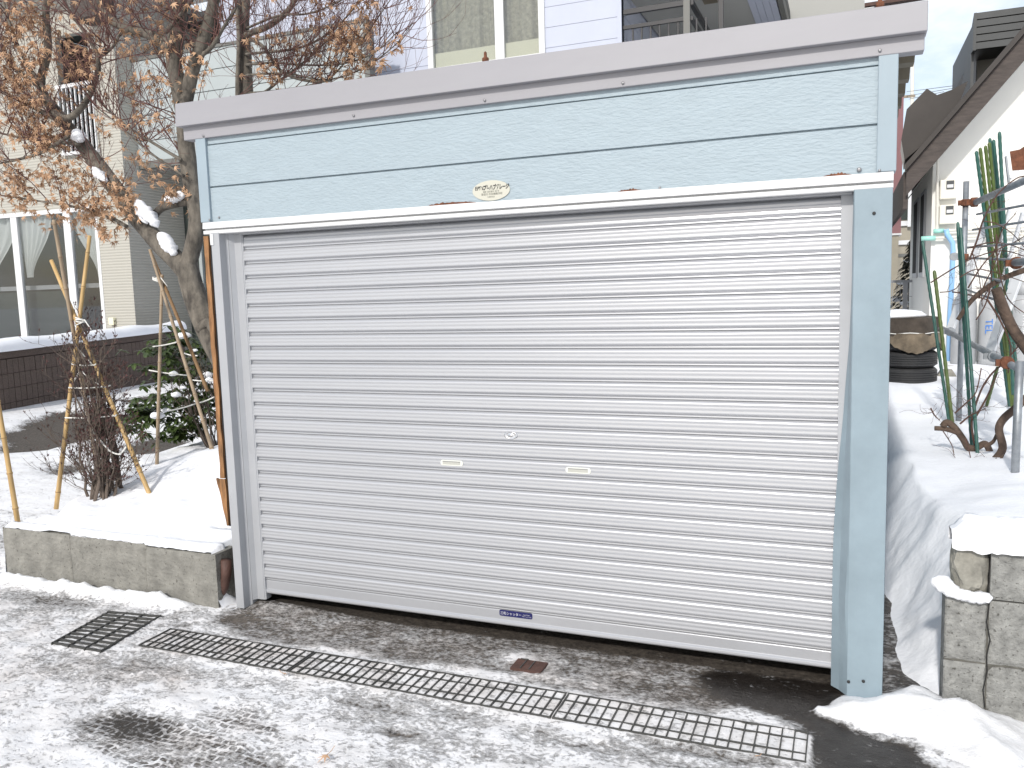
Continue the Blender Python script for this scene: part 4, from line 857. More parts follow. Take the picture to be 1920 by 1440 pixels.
# upper window recess with white rail
b = MB(); b.box(ux0, ux1, YH + 1.1, YH + 1.12, uz0, uz1).box(ux0 - .02, ux0 - .01, YH + .12, YH + 1.1, uz0, uz1).box(ux1 + .01, ux1 + .02, YH + .12, YH + 1.1, uz0, uz1).box(ux0, ux1, YH + .12, YH + 1.1, uz1, uz1 + .02).box(ux0, ux1, YH + .12, YH + 1.1, uz0 - .02, uz0); b.build('balcony_recess', 'grey_room', H)
b = MB(); zr = (-9.475,7.300,5.463)[2]; b.box(ux0, ux1 + .12, YH - .09, YH - .03, zr, zr + .06).box(ux0, ux1 + .12, YH - .09, YH - .03, uz0 - .05, uz0)
for i in range(9): x = ux0 + .03 + i * (ux1 + .05 - ux0) / 8; b.box(x, x + .022, YH - .075, YH - .045, uz0, zr)
b.build('railing', 'white_paint', H)
# long balcony with panel cladding
YB = YH + .35; bx0, bx1 = (-8.504,7.650,5.842)[0], (-3.844,7.650,5.690)[0]; bz1 = (-8.503,7.650,5.851)[2]; bz0 = (-8.486,7.650,4.168)[2]
b = MB(); nb = 5
for i in range(nb): z0 = bz0 + (bz1 - bz0) * i / nb; z1 = bz0 + (bz1 - bz0) * (i + 1) / nb; b.box(bx0, bx1, YB, YB + .06, z0 + (.0 if i == 0 else .012), z1)
b.box(bx0 + .05, bx1 - .05, YB + .06, YB + .1, bz0, bz1 - .05); b.build('balcony_panel', 'panel', H, bevel=.003)
MB().box(bx0 - .08, bx0 - .004, YB - .03, YB + .14, bz0, bz1 + .03).build('panel_post', 'panel', H); MB().box(bx1 + .004, bx1 + .09, YB - .03, YB + .14, bz0, bz1 + .03).build('panel_post', 'grey_post', H)
MB().box(bx0, bx1, YB - .02, YB + .14, bz1 + .002, bz1 + .05).build('handrail', 'grey_post', H); MB().box(bx0, bx1, YB - .01, YB + .1, bz0 - .12, bz0 - .003).build('balcony_beam', 'grey_post', H)
MB().box(bx0, bx1, YB + .14, YH + 2.2, bz0 - .08, bz0 - .02).build('balcony_floor', 'soffit', H)
# entrance below the balcony
ex0, ex1 = (-9.022,8.600,2.893)[0], (-8.710,8.600,2.878)[0]
MB().box(ex0, ex1 + .08, 8.45, 8.6, .3, 3.7).build('entrance_post', 'white_paint', H)
b = MB(); b.box(ex1 + .1, ex1 + 2.2, 8.62, 8.66, .3, 3.6); b.build('entrance_door', 'grey_room', H)
b = MB(); b.box(ex1 + .55, ex1 + .62, 8.56, 8.615, .9, 3.2); b.build('door_rail', 'panel', H)
# eaves
ev0 = (-7.894,9.400,7.290); b = MB(); b.add([(XL, 6.6, 7.35), (xc + .4, 6.6, 7.35), (xc + .4, 12, 8.6), (XL, 12, 8.6), (XL, 6.6, 7.2), (xc + .4, 6.6, 7.2), (xc + .4, 12, 8.45), (XL, 12, 8.45)], [(0,1,2,3),(4,7,6,5),(0,4,5,1),(1,5,6,2)]); b.build('roof', 'brown_sheet', H)
MB().box((-8.956,7.100,6.786)[0], (-8.412,7.100,6.703)[0], 6.9, 7.3, (-8.517,7.100,6.414)[2], 7.2).build('eave_box', 'brown_wood', H)
b = MB(); zr0 = (-6.988,9.000,6.777)[2]; b.box(xc + .05, xr + .75, YH + 1.5, YH + 4, zr0, zr0 + .16); b.build('entrance_roof', 'dark_siding', H)

# ------------------------------------------------------------------ lilac-grey house behind the garage
YL = 8.5
L = thing('lilac_house', 'pale lilac board-clad house with lace curtained window above the garage roof', 'house', (-1.5, YL, 0))
lx0 = (-7.285,9.500,6.675)[0]; lx1 = (-0.062,8.500,5.286)[0]; vx0, vx1 = (-3.197,8.500,5.353)[0], (-1.232,8.500,5.298)[0]; vz0 = (-3.050,8.500,5.237)[2]; vz1 = 7.3
b = MB(); z = .2; ph = (-1.423,8.500,5.455)
def boards(b, x0, x1, y, z0, z1, base, H_=.292):
    k = math.ceil((z0 - base) / H_); prev = z0; q = base + k * H_
    while prev < z1 - 1e-4:
        q2 = min(q, z1); 
        if q2 - prev > .008: b.box(x0, x1, y, y + .03, prev + .0, q2 - .006)
        prev = q2; q += H_
base = (-0.591,8.500,5.335)[2]
boards(b, lx0, vx0, YL, .1, 7.6, base); boards(b, vx1, lx1 - .06, YL, .1, 7.6, base); boards(b, vx0, vx1, YL, .1, vz0 - .06, base); boards(b, vx0, vx1, YL, vz1, 7.6, base)
b.box(lx0, vx0, YL + .026, YL + .12, .1, 7.6).box(vx1, lx1, YL + .026, YL + .12, .1, 7.6).box(vx0, vx1, YL + .026, YL + .12, .1, vz0 - .06)
b.build('front_wall', 'lilac', L)
MB().box(lx1 - .06, lx1, YL - .012, YL + .12, .1, 7.6).build('corner_trim', 'lilac', L)
b = MB(); b.box(lx1 - .12, lx1 - .03, YL + .12, YL + 3.2, .1, 7.6)
for i in range(12): b.box(lx1 - .03, lx1 - .004, YL + .13, YL + 1.1, base - 2 + i * .292, base - 2 + (i + 1) * .292 - .008)
b.build('recess_wall', 'lilac', L)
fm = [((-1.965,8.500,5.669)[0], .15)]
f = window(L, vx0, vx1, vz0 - .06, vz1, YL + .0, 'white_paint', fm, wf=.095)
def lace(u, v): x = vx0 + (vx1 - vx0) * u; s = x * 21 + 1.3 * math.sin(x * 6); return (x, YL + .16 + .035 * math.sin(s) + .012 * math.sin(3 * s), vz0 - .1 + (vz1 - vz0 + .1) * v)
MB().grid(lace, 220, 3).build('lace_curtain', 'curtain_lace', f, smooth=True)
b = MB(); b.box(vx0 + .1, vx1 - .1, YL + .05, YL + .08, vz0 - .06, vz0 + .27); b.build('lower_board', 'cream_board', f)
# balcony recess
qx1 = (1.539,9.000,5.460)[0]
b = MB(); b.box(lx1, 3.2, YL + 3.2, YL + 3.3, .1, 6.6); b.build('back_wall', 'soffit', L)
b = MB(); b.box(lx1, qx1, YL - .1, YL + 3.2, 6.02, 6.1); b.build('balcony_ceiling', 'soffit', L)
b = MB()
for i in range(4): b.box(qx1 + .004 + i * .1, qx1 + .1 + i * .1, YL - .1, YL + 3.4, 6.0, 6.10)
b.build('eave_board', 'lilac', L); MB().box(qx1 + .42, qx1 + .5, YL - .2, YL + 3.5, 5.98, 6.14).build('gutter', 'grey_post', L)
b = MB(); b.box(lx1, qx1 + .5, YL - .2, YL + 3.5, 6.16, 6.3); b.box(lx0 - .4, lx1, YL - .4, YL + 4, 7.62, 7.8); b.build('roof', 'dark_siding', L)
MB().box((0.918,9.600,5.637)[0], (1.125,9.600,5.685)[0], YL + 1.0, YL + 1.25, 6.0, 6.019).build('ceiling_vent', 'olive_deck', L)
p = (0.873,8.500,5.489); MB().box(p[0] - .05, p[0] + .04, YL, YL + .09, 3.2, 6.02).build('post', 'grey_post', L)
p = (1.298,8.500,5.497); MB().box(p[0] - .03, p[0] + .03, YL + .3, YL + .36, 3.2, 6.02).build('post', 'black_metal', L)
ra_, rb_ = (-0.040,8.500,5.681), (0.845,8.500,5.665); rc_, rd_ = (-0.044,8.500,5.468), (0.843,8.500,5.436)
b = MB(); b.bar((ra_[0], YL + .05, ra_[2]), (rb_[0], YL + .05, ra_[2]), .06, .065).bar((rc_[0], YL + .05, rc_[2]), (rd_[0], YL + .05, rc_[2]), .05, .05)
for i in range(9): x = ra_[0] + .12 + i * .13; b.box(x, x + .02, YL + .04, YL + .06, rc_[2] - 1.0, rc_[2] - .02)
b.bar((rb_[0] + .08, YL + .05, ra_[2]), (rb_[0] + .08, YL + 3.2, ra_[2]), .06, .065).bar((rb_[0] + .08, YL + .05, rc_[2]), (rb_[0] + .08, YL + 3.2, rc_[2]), .05, .05)
b.build('balcony_railing', 'black_metal', L)
b = MB(); b.box(lx1 + .5, lx1 + 1.3, YL + 3.12, YL + 3.2, 3.6, 5.75); f = b.build('balcony_door', 'white_paint', L); MB().box(lx1 + .57, lx1 + 1.23, YL + 3.10, YL + 3.115, 3.7, 5.68).build('pane', 'glass', f)

# brown roof edge with snow further back
b0, b1 = (0.907,16.000,7.472), (4.632,16.000,7.510)
far = thing('far_roof', 'distant roof with brown eave and snow seen over the garage roof edge', 'roof', b0)
MB().add([(b0[0], 16, b0[2] - .05), (b1[0], 16, b1[2] - .05), (b1[0], 16, b1[2] + .02), (b0[0], 16, b0[2] + .02), (b0[0], 16.2, b0[2] - .05), (b1[0], 16.2, b1[2] - .05), (b1[0], 16.2, b1[2] + .02), (b0[0], 16.2, b0[2] + .02)], [(0,1,2,3),(0,4,5,1),(3,2,6,7),(4,7,6,5),(0,3,7,4),(1,5,6,2)]).build('eave', 'rust_pipe', far)
MB().box(b0[0], b1[0] - 1.2, 16.02, 22, 2, b0[2] - .08).build('wall', 'white_wall', far)
MB().box(b0[0], b1[0] - 1.2, 16.021, 22, b0[2] - .06, b0[2] - .051).build('snow_layer', 'snow', far)

# ------------------------------------------------------------------ right: far background strip
pb = thing('pink_house', 'dusty red and beige house glimpsed between garage and white house', 'house', (4.387,22.000,1.196))
x0, x1 = (3.635,22.000,5.050)[0], (4.335,22.000,4.990)[0]; zs = (4.350,22.000,3.009)[2]; zt = (4.335,22.000,6.905)[2]
MB().box(x0, x1, 22, 26, zs, zt).build('upper_wall', 'pink_wall', pb); MB().box(x0, x1 - .05, 22.02, 26, 0, zs - .05).build('lower_wall', 'beige_wall', pb); MB().box(x0, x1 + .02, 21.97, 26, zs - .05, zs).build('band', 'white_paint', pb)
bb = thing('beige_building', 'beige apartment block with white balconies beyond the white house', 'apartment block', (5.074,30.000,1.019))
x0, x1 = (4.530,30.000,6.020)[0], (6.582,30.000,5.845)[0]
MB().box(x0, x1, 30, 34, 0, (4.985,30.000,5.136)[2]).build('wall', 'beige_wall', bb)
def zrow(v): return 1.7446 + (526 - v) / 1553.6 * 33.7
for v0, v1, mm, nm in ((368, 380, 'white_paint', 'balcony_rail'), (384, 428, 'grey_room', 'window'), (430, 438, 'white_paint', 'balcony_rail'), (462, 469, 'white_paint', 'balcony_rail'), (484, 489, 'grey_post', 'ledge')):
    MB().box(x0 + .05, x1 - .05, 29.9 if 'rail' in nm else 29.96, 29.99, zrow(v1), zrow(v0)).build(nm, mm, bb)
b = MB(); xq = (5.007,30.000,4.094)[0]; b.box(xq - .06, xq + .06, 29.8, 29.89, zrow(440), zrow(355)); b.build('downpipe', 'white_paint', bb)
fe = thing('mesh_fence', 'grey wire mesh fence between the garage and the white house', 'fence', (3.971,14.000,1.111))
zf = (3.959,14.000,1.704)[2]; fx0, fx1 = (3.590,14.000,1.376)[0], (4.262,14.000,1.360)[0]
b = MB(); b.box(fx0, fx1, 13.98, 14.02, zf - .03, zf + .02); p = (4.031,14.000,1.366)[0]; b.box(p - .04, p + .04, 13.96, 14.04, .2, zf); b.build('frame', 'fence_grey', fe)
b = MB(); x = fx0
while x < fx1: b.box(x, x + .008, 13.995, 14.003, .2, zf - .03); x += .07
for z in (.6, 1.0, 1.4): b.box(fx0, fx1, 13.99, 13.996, z, z + .008)
b.build('mesh', 'fence_grey', fe)
cf = thing('snowy_conifer', 'dark snow-dusted conifer behind the mesh fence', 'tree', (4.370,17.000,0.940))
b = MB(); s_ = MB(); c = Vector((4.370,17.000,0.940)); b.tube([c - Vector((0, 0, .5)), c + Vector((0, 0, 1.6))], [.06, .02], 6); b.build('trunk', 'stem', cf)
b = MB()
for i in range(700):
    h = rr.random(); rad = .55 * (1 - h) + .05; a = rr.random() * 6.28; q = c + Vector((math.cos(a) * rad * rr.random() ** .5, math.sin(a) * rad * rr.random() ** .5, -.2 + 1.9 * h)); oval(b, q, (math.cos(a), math.sin(a), -.5), (0, 0, 1), .14, .035)
b.build('foliage', 'conifer', cf)
b = MB()
for i in range(16): h = rr.random(); rad = .5 * (1 - h); a = rr.uniform(3.2, 6.2); b.blob(c + Vector((math.cos(a) * rad, math.sin(a) * rad, -.1 + 1.8 * h)), (.1, .09, .045), i, .5)
b.build('snow_clump', 'snow', cf, smooth=True)
up_ = thing('utility_pole', 'thin pale utility pole with wires above the white house eave', 'utility pole', (6.021,45.000,2.371))
q0 = (6.021,45.000,2.371); q1 = (5.856,45.000,13.337); MB().tube([q0, q1], .09, 8).build('pole', 'pipe_white', up_)
c = (5.732,45.000,11.075); MB().box(c[0] - .3, c[0] + .3, 44.9, 45, c[2] - .06, c[2] + .06).build('crossarm', 'wood_plank', up_)
for a, e in (((5.627,45.000,11.327), (6.677,30.000,8.415)), ((5.632,45.000,11.113), (6.546,32.000,8.718)), ((5.735,45.000,10.942), (6.373,34.000,9.010))):
    MB().tube([a, e], .012, 5).build('wire', 'dark_siding', up_)

# ------------------------------------------------------------------ white house on the right
YW = 10.2
K = thing('white_house', 'white rendered house with dark brown gable boards and electric meters', 'house', (6, YW, .4))
kx = (4.148,10.200,2.070)[0]; ra0 = (3.764,9.700,3.297); ra1 = (5.162,9.700,4.981)
sl_ = (ra1[2] - ra0[2]) / (ra1[0] - ra0[0])
def rz(x): return ra0[2] + sl_ * (x - ra0[0])
xr2 = 12.
b = MB(); b.add([(kx, YW, 0), (xr2, YW, 0), (xr2, YW, rz(xr2)), (kx, YW, rz(kx) + .02), (kx, YW + 4.6, 0), (kx, YW + 4.6, rz(kx) + .02)], [(0, 1, 2, 3), (4, 0, 3, 5)]); b.build('wall', 'white_wall', K)
zw0, zw1 = (4.280,12.790,1.760)[2], (4.280,13.219,3.144)[2]
for y0, y1 in ((11.2, 12.0), (12.6, 13.6)):
    b = MB(); b.box(kx - .03, kx - .001, y0, y1, zw0, zw1, 0); b.box(kx - .034, kx - .031, y0 + .08, y1 - .08, zw0 + .08, zw1 - .06, 1); b.build('window', ['frame', 'dark'], K)
b = MB(); y0, y1 = 9.66, 9.72
def slab(b, x0, x1, d0, d1, ya, yb): b.add([(x0, ya, rz(x0) + d0), (x1, ya, rz(x1) + d0), (x1, ya, rz(x1) + d1), (x0, ya, rz(x0) + d1), (x0, yb, rz(x0) + d0), (x1, yb, rz(x1) + d0), (x1, yb, rz(x1) + d1), (x0, yb, rz(x0) + d1)], [(0,1,2,3),(4,7,6,5),(0,4,5,1),(3,2,6,7),(0,3,7,4),(1,5,6,2)])
slab(b, ra0[0], xr2, -.38, -.02, 9.64, 9.70); b.build('barge_board', 'brown_wood', K, bevel=.004)
b = MB(); slab(b, ra0[0] - .02, xr2, -.018, .09, 9.58, 9.70); b.build('barge_flashing', 'brown_sheet', K, bevel=.004)
b = MB(); slab(b, ra0[0], xr2, -.04, .02, 9.705, 15); b.build('roof', 'brown_sheet', K)
b = MB(); slab(b, ra0[0] + .05, kx + 7, -.36, -.30, 9.705, 10.19); b.build('gable_soffit', 'soffit', K)
b = MB(); zb = rz(ra0[0]); b.box(ra0[0] - .03, ra0[0] + .03, 9.72, 14.9, zb - .55, zb - .03); b.build('eave_board', 'brown_wood', K)
b = MB(); b.add([(ra0[0] + .03, 9.71, zb - .40), (kx - .001, 9.71, rz(kx) - .37), (kx - .001, 14.9, rz(kx) - .37), (ra0[0] + .03, 14.9, zb - .40)], [(0, 1, 2, 3)]); b.build('eave_soffit', 'soffit', K)
# bent sheet standing proud on the lower roof
b = MB(); pts = [(3.751,9.900,3.458),(3.702,9.900,3.750),(3.763,9.900,4.171),(4.019,9.900,4.432),(4.151,9.900,4.328),(4.338,9.900,4.380),(4.535,9.900,4.474),(4.443,9.900,4.208),(4.183,9.900,3.868),(3.915,9.900,3.595)]; n_ = len(pts)
b.add([tuple(p) for p in pts] + [(p[0] + .05, p[1] + 1.2, p[2]) for p in pts], [tuple(range(n_))] + [(i, (i + 1) % n_, (i + 1) % n_ + n_, i + n_) for i in range(n_)]); b.build('roof_flare', 'brown_sheet', K)
b = MB(); b.tube([(4.216,10.100,4.085),(4.197,10.100,3.447),(4.213,10.100,2.529),(4.208,10.100,2.437)], .018, 8); b.build('conduit', 'pipe_white', K)
z1_ = (4.236,10.100,2.427)[2]; z2_ = (4.239,10.100,2.327)[2]
b = MB(); b.tube([(kx + .1, 10.1, z1_), (kx + 4, 10.1, z1_)], .022, 8); b.build('conduit', 'pipe_white', K); b = MB(); b.tube([(kx + .02, 10.1, z2_), (kx + 4, 10.1, z2_)], .022, 8); b.build('conduit', 'pipe_white', K)
b = MB(); b.tube([(kx + .02, 10.1, z1_), (kx + .16, 10.1, z1_)], .033, 10).tube([(kx - .14, 10.1, z2_), (kx + .05, 10.1, z2_)], .036, 10); b.build('coupling', 'pipe_mint', K, smooth=True)
for c in ((4.338,10.150,3.008), (4.340,10.150,2.648)):
    b = MB(); b.box(c[0] - .1, c[0] + .12, 10.08, 10.198, c[2] - .13, c[2] + .15); f = b.build('electric_meter', 'meter', K, bevel=.015); b = MB(); b.box(c[0] - .02, c[0] + .08, 10.07, 10.079, c[2] + .01, c[2] + .13, 0).box(c[0] - .01, c[0] + .07, 10.066, 10.0695, c[2] + .03, c[2] + .075, 1); b.build('dial', ['dark_siding', 'white_paint'], f)
b = MB(); b.tube([(4.329,10.050,2.443),(4.345,10.050,2.365),(4.417,10.050,2.247),(4.427,10.050,2.131),(4.423,10.050,1.746),(4.411,10.050,1.124),(4.411,10.050,0.335)], .036, 12); b.build('downpipe', 'pipe_blue', K, smooth=True)
dk = thing('dark_house', 'charcoal clad upper storey rising behind the white house roof', 'house', (9, 14, 0))
d0 = (5.099,14.000,6.495); dzb = (5.118,14.000,5.843)[2]; b = MB(); nb = 5
for i in range(nb): za = dzb + (d0[2] - dzb) * i / nb; b.box(d0[0], d0[0] + 6, 14, 14.1, za, dzb + (d0[2] - dzb) * (i + 1) / nb - .02)
b.box(d0[0] + .02, d0[0] + 6, 14.06, 18, dzb, d0[2] - .03); b.build('cladding', 'dark_siding', dk)
dzc = (5.013,14.000,5.313)[2] - .5; b = MB(); sp_ = [(13.98, d0[2] - .02), (13.98, dzb - .02), (14.2, dzb - .02), (14.2, dzc), (16.4, dzc), (16.4, dzc + .2)]
b.add([(d0[0] - .05, y, z) for y, z in sp_] + [(d0[0] - .002, y, z) for y, z in sp_], [tuple(range(6)), tuple(range(6, 12))[::-1]] + [(i, (i + 1) % 6, (i + 1) % 6 + 6, i + 6) for i in range(6)]); b.build('side_wall', 'dark_siding', dk)
b = MB(); b.box(d0[0] + .13, d0[0] + 5, 14.9, 15, dzc, dzb); b.build('window_wall', 'soffit', dk); b = MB(); b.box(d0[0] + .55, d0[0] + 1.6, 14.86, 14.895, dzc, dzb - .02); b.build('window', 'beige_wall', dk)

# ------------------------------------------------------------------ right yard: tyres, cylinders, trellis, stakes, vine
tc_ = Vector((3.72, 7.7, .40))
def tyre(z, label):
    b = MB(); R, w = .335, .20; prof = []
    pr_ = [(.20, .0), (.26, .0), (.30, .012), (.325, .03)]
    prof = [(.2, .03), (.26, .005), (.30, .008), (.322, .028)]
    for k in range(5): z_ = .03 + k * .028; prof += [(R, z_ + .003), (R, z_ + .022), (R - .008, z_ + .024), (R - .008, z_ + .027)]
    prof += [(.322, .178), (.30, .196), (.26, .198), (.2, .175)]
    b.lathe(prof, (tc_.x, tc_.y, z), 48); tag(move_origin(b.build('tyre', 'rubber', smooth=False), (tc_.x, tc_.y, z)), label, 'tyre', 'old tyres stacked by the white house')
tyre(.46, 'bottom worn black tyre of the stack, sunk in snow'); tyre(.662, 'second black tyre from the snow, just under the burlap hem'); tyre(.864, 'third black tyre of the stack, hidden behind the hanging burlap'); tyre(1.066, 'topmost black tyre wrapped in dark cloth under a snow cap')
b = MB()
b.grid(lambda u, v: (tc_.x + (.347 + .012 * math.sin(u * 40)) * math.cos(2 * math.pi * u), tc_.y + (.347 + .012 * math.sin(u * 40)) * math.sin(2 * math.pi * u), 1.27 - v * (.20 + .02 * math.sin(u * 30))), 90, 6, 0)
b.grid(lambda u, v: (tc_.x + (.347 * (1 - v)) * math.cos(2 * math.pi * u), tc_.y + .347 * (1 - v) * math.sin(2 * math.pi * u), 1.27 + .02 * math.sin(v * 3)), 40, 4, 0)
b.grid(lambda u, v: (tc_.x + (.352 + .03 * v + .014 * math.sin(u * 34 + v)) * math.cos(math.pi * (.9 + 1.2 * u)), tc_.y + (.352 + .03 * v + .014 * math.sin(u * 34 + v)) * math.sin(math.pi * (.9 + 1.2 * u)), 1.09 - v * (.12 + .12 * abs(math.sin(u * 7.5 + .6)) + .02 * noise.noise(Vector((u * 30, 0, 0))))), 120, 8, 1)
b.tube([(tc_.x + .356 * math.cos(a), tc_.y + .356 * math.sin(a), 1.09 + .006 * math.sin(a * 7)) for a in [k * 2 * math.pi / 40 for k in range(41)]], .006, 5, 2)
tag(move_origin(b.build('burlap_cover', ['cloth_dark', 'cloth', 'rope'], smooth=True), (tc_.x, tc_.y, 1.0)), 'frayed brown burlap tied over the tyre stack', 'cover')
b = MB(); b.blob((tc_.x - .10, tc_.y, 1.30), (.31, .31, .07), 2, .12, 1.5, 28, 10); tag(move_origin(b.build('snow_cap', 'snow', smooth=True), (tc_.x, tc_.y, 1.28)), 'round cap of snow on top of the tyre stack', 'snow')
b = MB(); c = Vector((4.207,8.200,0.525)); b.add([c + Vector(q) for q in [(-.12,-.08,-.05),(.12,-.08,-.05),(.12,.08,-.05),(-.12,.08,-.05),(-.07,-.05,.05),(.06,-.05,.05),(.06,.05,.05),(-.07,.05,.05)]], [(0,1,5,4),(1,2,6,5),(2,3,7,6),(3,0,4,7),(4,5,6,7)]); tag(move_origin(b.build('stone_block', 'stone'), c), 'small tapered stone beside the tyre stack in snow', 'stone')
def cylinder(px, y, label, txt):
    c = Vector(px); t = thing('gas_cylinder', label, 'gas cylinder', c, 'gas cylinders against the white house'); R = .16
    MB().lathe([(R * .9, 0), (R, .02), (R, .08), (R * .99, .09), (R, .1), (R, .82), (R * .93, .90), (R * .72, .96), (R * .4, .99), (R * .3, 1.0)], c, 28).build('body', 'gas', t, smooth=True)
    MB().lathe([(R * .55, 0.97), (R * .55, 1.16), (R * .50, 1.16), (R * .50, .98)], c, 20).build('valve_guard', 'gas', t, smooth=True)
    if txt: 
        b = MB(); b.text(txt[0], txt[1], (c.x + txt[2], c.y - R - .004, c.z + txt[3]), txt[4], txt[5], 0); b.build('lettering', txt[6], t)
cz = .50
cylinder((4.56, 9.75, cz), 0, 'left grey gas cylinder, half behind the blue downpipe', None)
cylinder((4.90, 9.75, cz), 0, 'middle pale gas cylinder with blue TEL lettering', ('TEL', .13, -.09, .55, (0, 0, -1), (1, 0, 0), 'blue_ink'))
cylinder((5.27, 9.7, cz), 0, 'right grey gas cylinder with white vertical lettering', ('北\n海\n道', .12, .03, .68, (1, 0, 0), (0, 0, 1), 'white_paint'))
b = MB(); b.box(4.35, 6.2, 9.50, 9.54, .40, .50); tag(move_origin(b.build('plank', 'wood_plank', bevel=.004), (5.2, 9.52, .40)), 'weathered wooden plank at foot of the gas cylinders', 'plank')
b = MB(); b.text('北海', .01, (0, 0, -5), (1, 0, 0), (0, 0, 1)) if False else None
# trellis
TX = 4.0
TR = thing('pipe_trellis', 'galvanised pipe trellis with rusty clamps carrying the bare vine', 'trellis', (TX, 3.5, .45))
pa0, pa1 = (3.969,4.700,0.400), (3.972,4.700,2.577); pn0, pn1 = (4.027,2.300,0.435), (4.031,2.300,1.168)
def pole_(p0, p1, r, name='post', m='galv'): MB().tube([p0, p1], r, 14).build(name, m, TR, smooth=True)
pole_(Vector(pa0) - Vector((0, 0, .1)), pa1, .0243); pole_(Vector(pn0) - Vector((0, 0, .1)), Vector(pn1) + (Vector(pn1) - Vector(pn0)) * .06, .0243)
pole_((3.873,5.400,1.257), (4.115,2.000,1.110), .0243, 'rail'); pole_((4.011,4.500,2.370), (4.180,2.600,2.395), .026, 'rail'); pole_((4.047,2.900,1.831), (4.126,2.200,1.834), .026, 'rail')
for a, e in (((1832,402,4.5), (1945,382,2.6)), ((1824,431,4.5), (1945,413,2.6)), ((1815,465,4.5), (1945,455,2.6)), ((1818,484,4.5), (1905,486,3.0)), ((1808,512,4.5), (1870,523,3.4)), ((1806,541,4.5), (1858,560,3.5))): pass
for a, e in (((4.038,4.500,2.274), (4.143,2.600,2.204)), ((4.010,4.500,2.145), (4.147,2.600,2.096)), ((3.978,4.500,1.997), (4.152,2.600,1.954)), ((3.992,4.500,1.905), (4.100,3.000,1.853)), ((3.955,4.500,1.779), (4.054,3.200,1.708)), ((3.951,4.500,1.646), (4.037,3.400,1.571))): MB().tube([a, e], .0095, 8).build('rod', 'galv', TR, smooth=True)
def clamp(c, r, m, ax='Z'): MB().lathe([(r, -.028), (r * 1.12, -.02), (r * 1.12, .02), (r, .028)], c, 12, axis=ax).box(c[0] - r * 1.7, c[0] - r * .8, c[1] - .015, c[1] + .015, c[2] - .022, c[2] + .022).build('clamp', m, TR)
for c, r, m, ax in (((3.972,4.690,2.393), .036, 'rust', 'Z'), ((4.009,4.450,2.374), .036, 'rust', 'X'), ((3.969,4.690,1.920), .036, 'rust', 'Z'), ((4.072,2.800,1.828), .038, 'rust', 'Y'), ((3.923,5.100,1.237), .038, 'galv', 'Y'), ((4.028,3.300,1.158), .038, 'galv', 'Y'), ((4.038,2.800,1.156), .040, 'rust', 'Y')): clamp(c, r, m, ax)
b = MB(); c = (3.884,4.600,1.926); b.lathe([(.021, -.02), (.036, -.02), (.036, .02), (.021, .02)], c, 16, axis='Y'); b.build('ring_clamp', 'galv', TR)
b = MB(); b.bar((4.132,3.600,2.427), (4.105,3.600,2.632), .045, .012); b.build('angle_bar', 'galv', TR); b = MB(); b.add([Vector(p) for p in [(4.136,3.650,2.671),(4.201,3.650,2.681),(4.262,3.650,2.722),(4.268,3.650,2.528),(4.158,3.650,2.529)]] + [Vector(p) for p in [(4.142,3.690,2.677),(4.208,3.690,2.686),(4.268,3.690,2.728),(4.275,3.690,2.532),(4.164,3.690,2.533)]], [(0,1,2,3,4),(9,8,7,6,5)] + [(i, (i + 1) % 5, (i + 1) % 5 + 5, i + 5) for i in range(5)]); b.build('bracket', 'rust', TR)
# ladder
LD = thing('ladder', 'white aluminium stepladder leaning behind the pipe trellis', 'ladder', (4.081,5.000,1.153))
for p0, p1, w in (((3.932,5.200,1.247), (4.305,5.600,2.473), .075), ((4.129,4.200,1.109), (4.478,4.600,2.085), .085), ((4.266,5.500,1.531), (4.385,5.200,2.351), .03), ((4.328,5.200,1.594), (4.443,4.900,2.296), .03), ((4.347,4.800,1.637), (4.496,4.700,2.291), .035), ((4.195,4.000,2.506), (4.306,4.000,2.652), .045)):
    MB().bar(p0, p1, w, .03).build('rail', 'alu', LD, bevel=.004)
# stakes
def stake(p0, p1, r, m, label, grp=None):
    b = MB(); p0 = Vector(p0); p1 = Vector(p1); d = p1 - p0; n = int(d.length / .035); pts = []; rad = []
    for i in range(n + 1): pts.append(p0 + d * (i / n)); rad.append(r * (1.10 if i % 2 else .96))
    pts += [p1 + d.normalized() * .008, p1 + d.normalized() * .016]; rad += [r * .8, r * .25]
    tag(move_origin(b.tube(pts, rad, 9).build('garden_stake', m, smooth=True), p0), label, 'garden stake', grp)
stake((3.869,4.400,0.446), (3.640,4.700,2.063), .0135, 'stake_teal', 'leftmost teal stake leaning left beside the pipe post', 'coated garden stakes in the yard')
stake((3.894,4.350,0.408), (3.732,4.600,1.797), .0150, 'stake_olive', 'olive round-topped stake next to the leftmost teal stake', 'coated garden stakes in the yard')
stake((3.917,3.350,0.415), (3.800,3.600,2.151), .0125, 'stake_teal', 'taller of two teal stakes crossing in front of the pipe post', 'coated garden stakes in the yard')
stake((3.925,3.100,0.409), (3.809,3.500,2.104), .0125, 'stake_teal', 'shorter of two teal stakes crossing in front of the pipe post', 'coated garden stakes in the yard')
stake((4.297,5.500,0.491), (4.333,5.200,0.888), .0150, 'stake_olive', 'short olive stake stub under the lower trellis rail', 'coated garden stakes in the yard')
SB = 'bundle of stakes leaning behind the trellis rail'
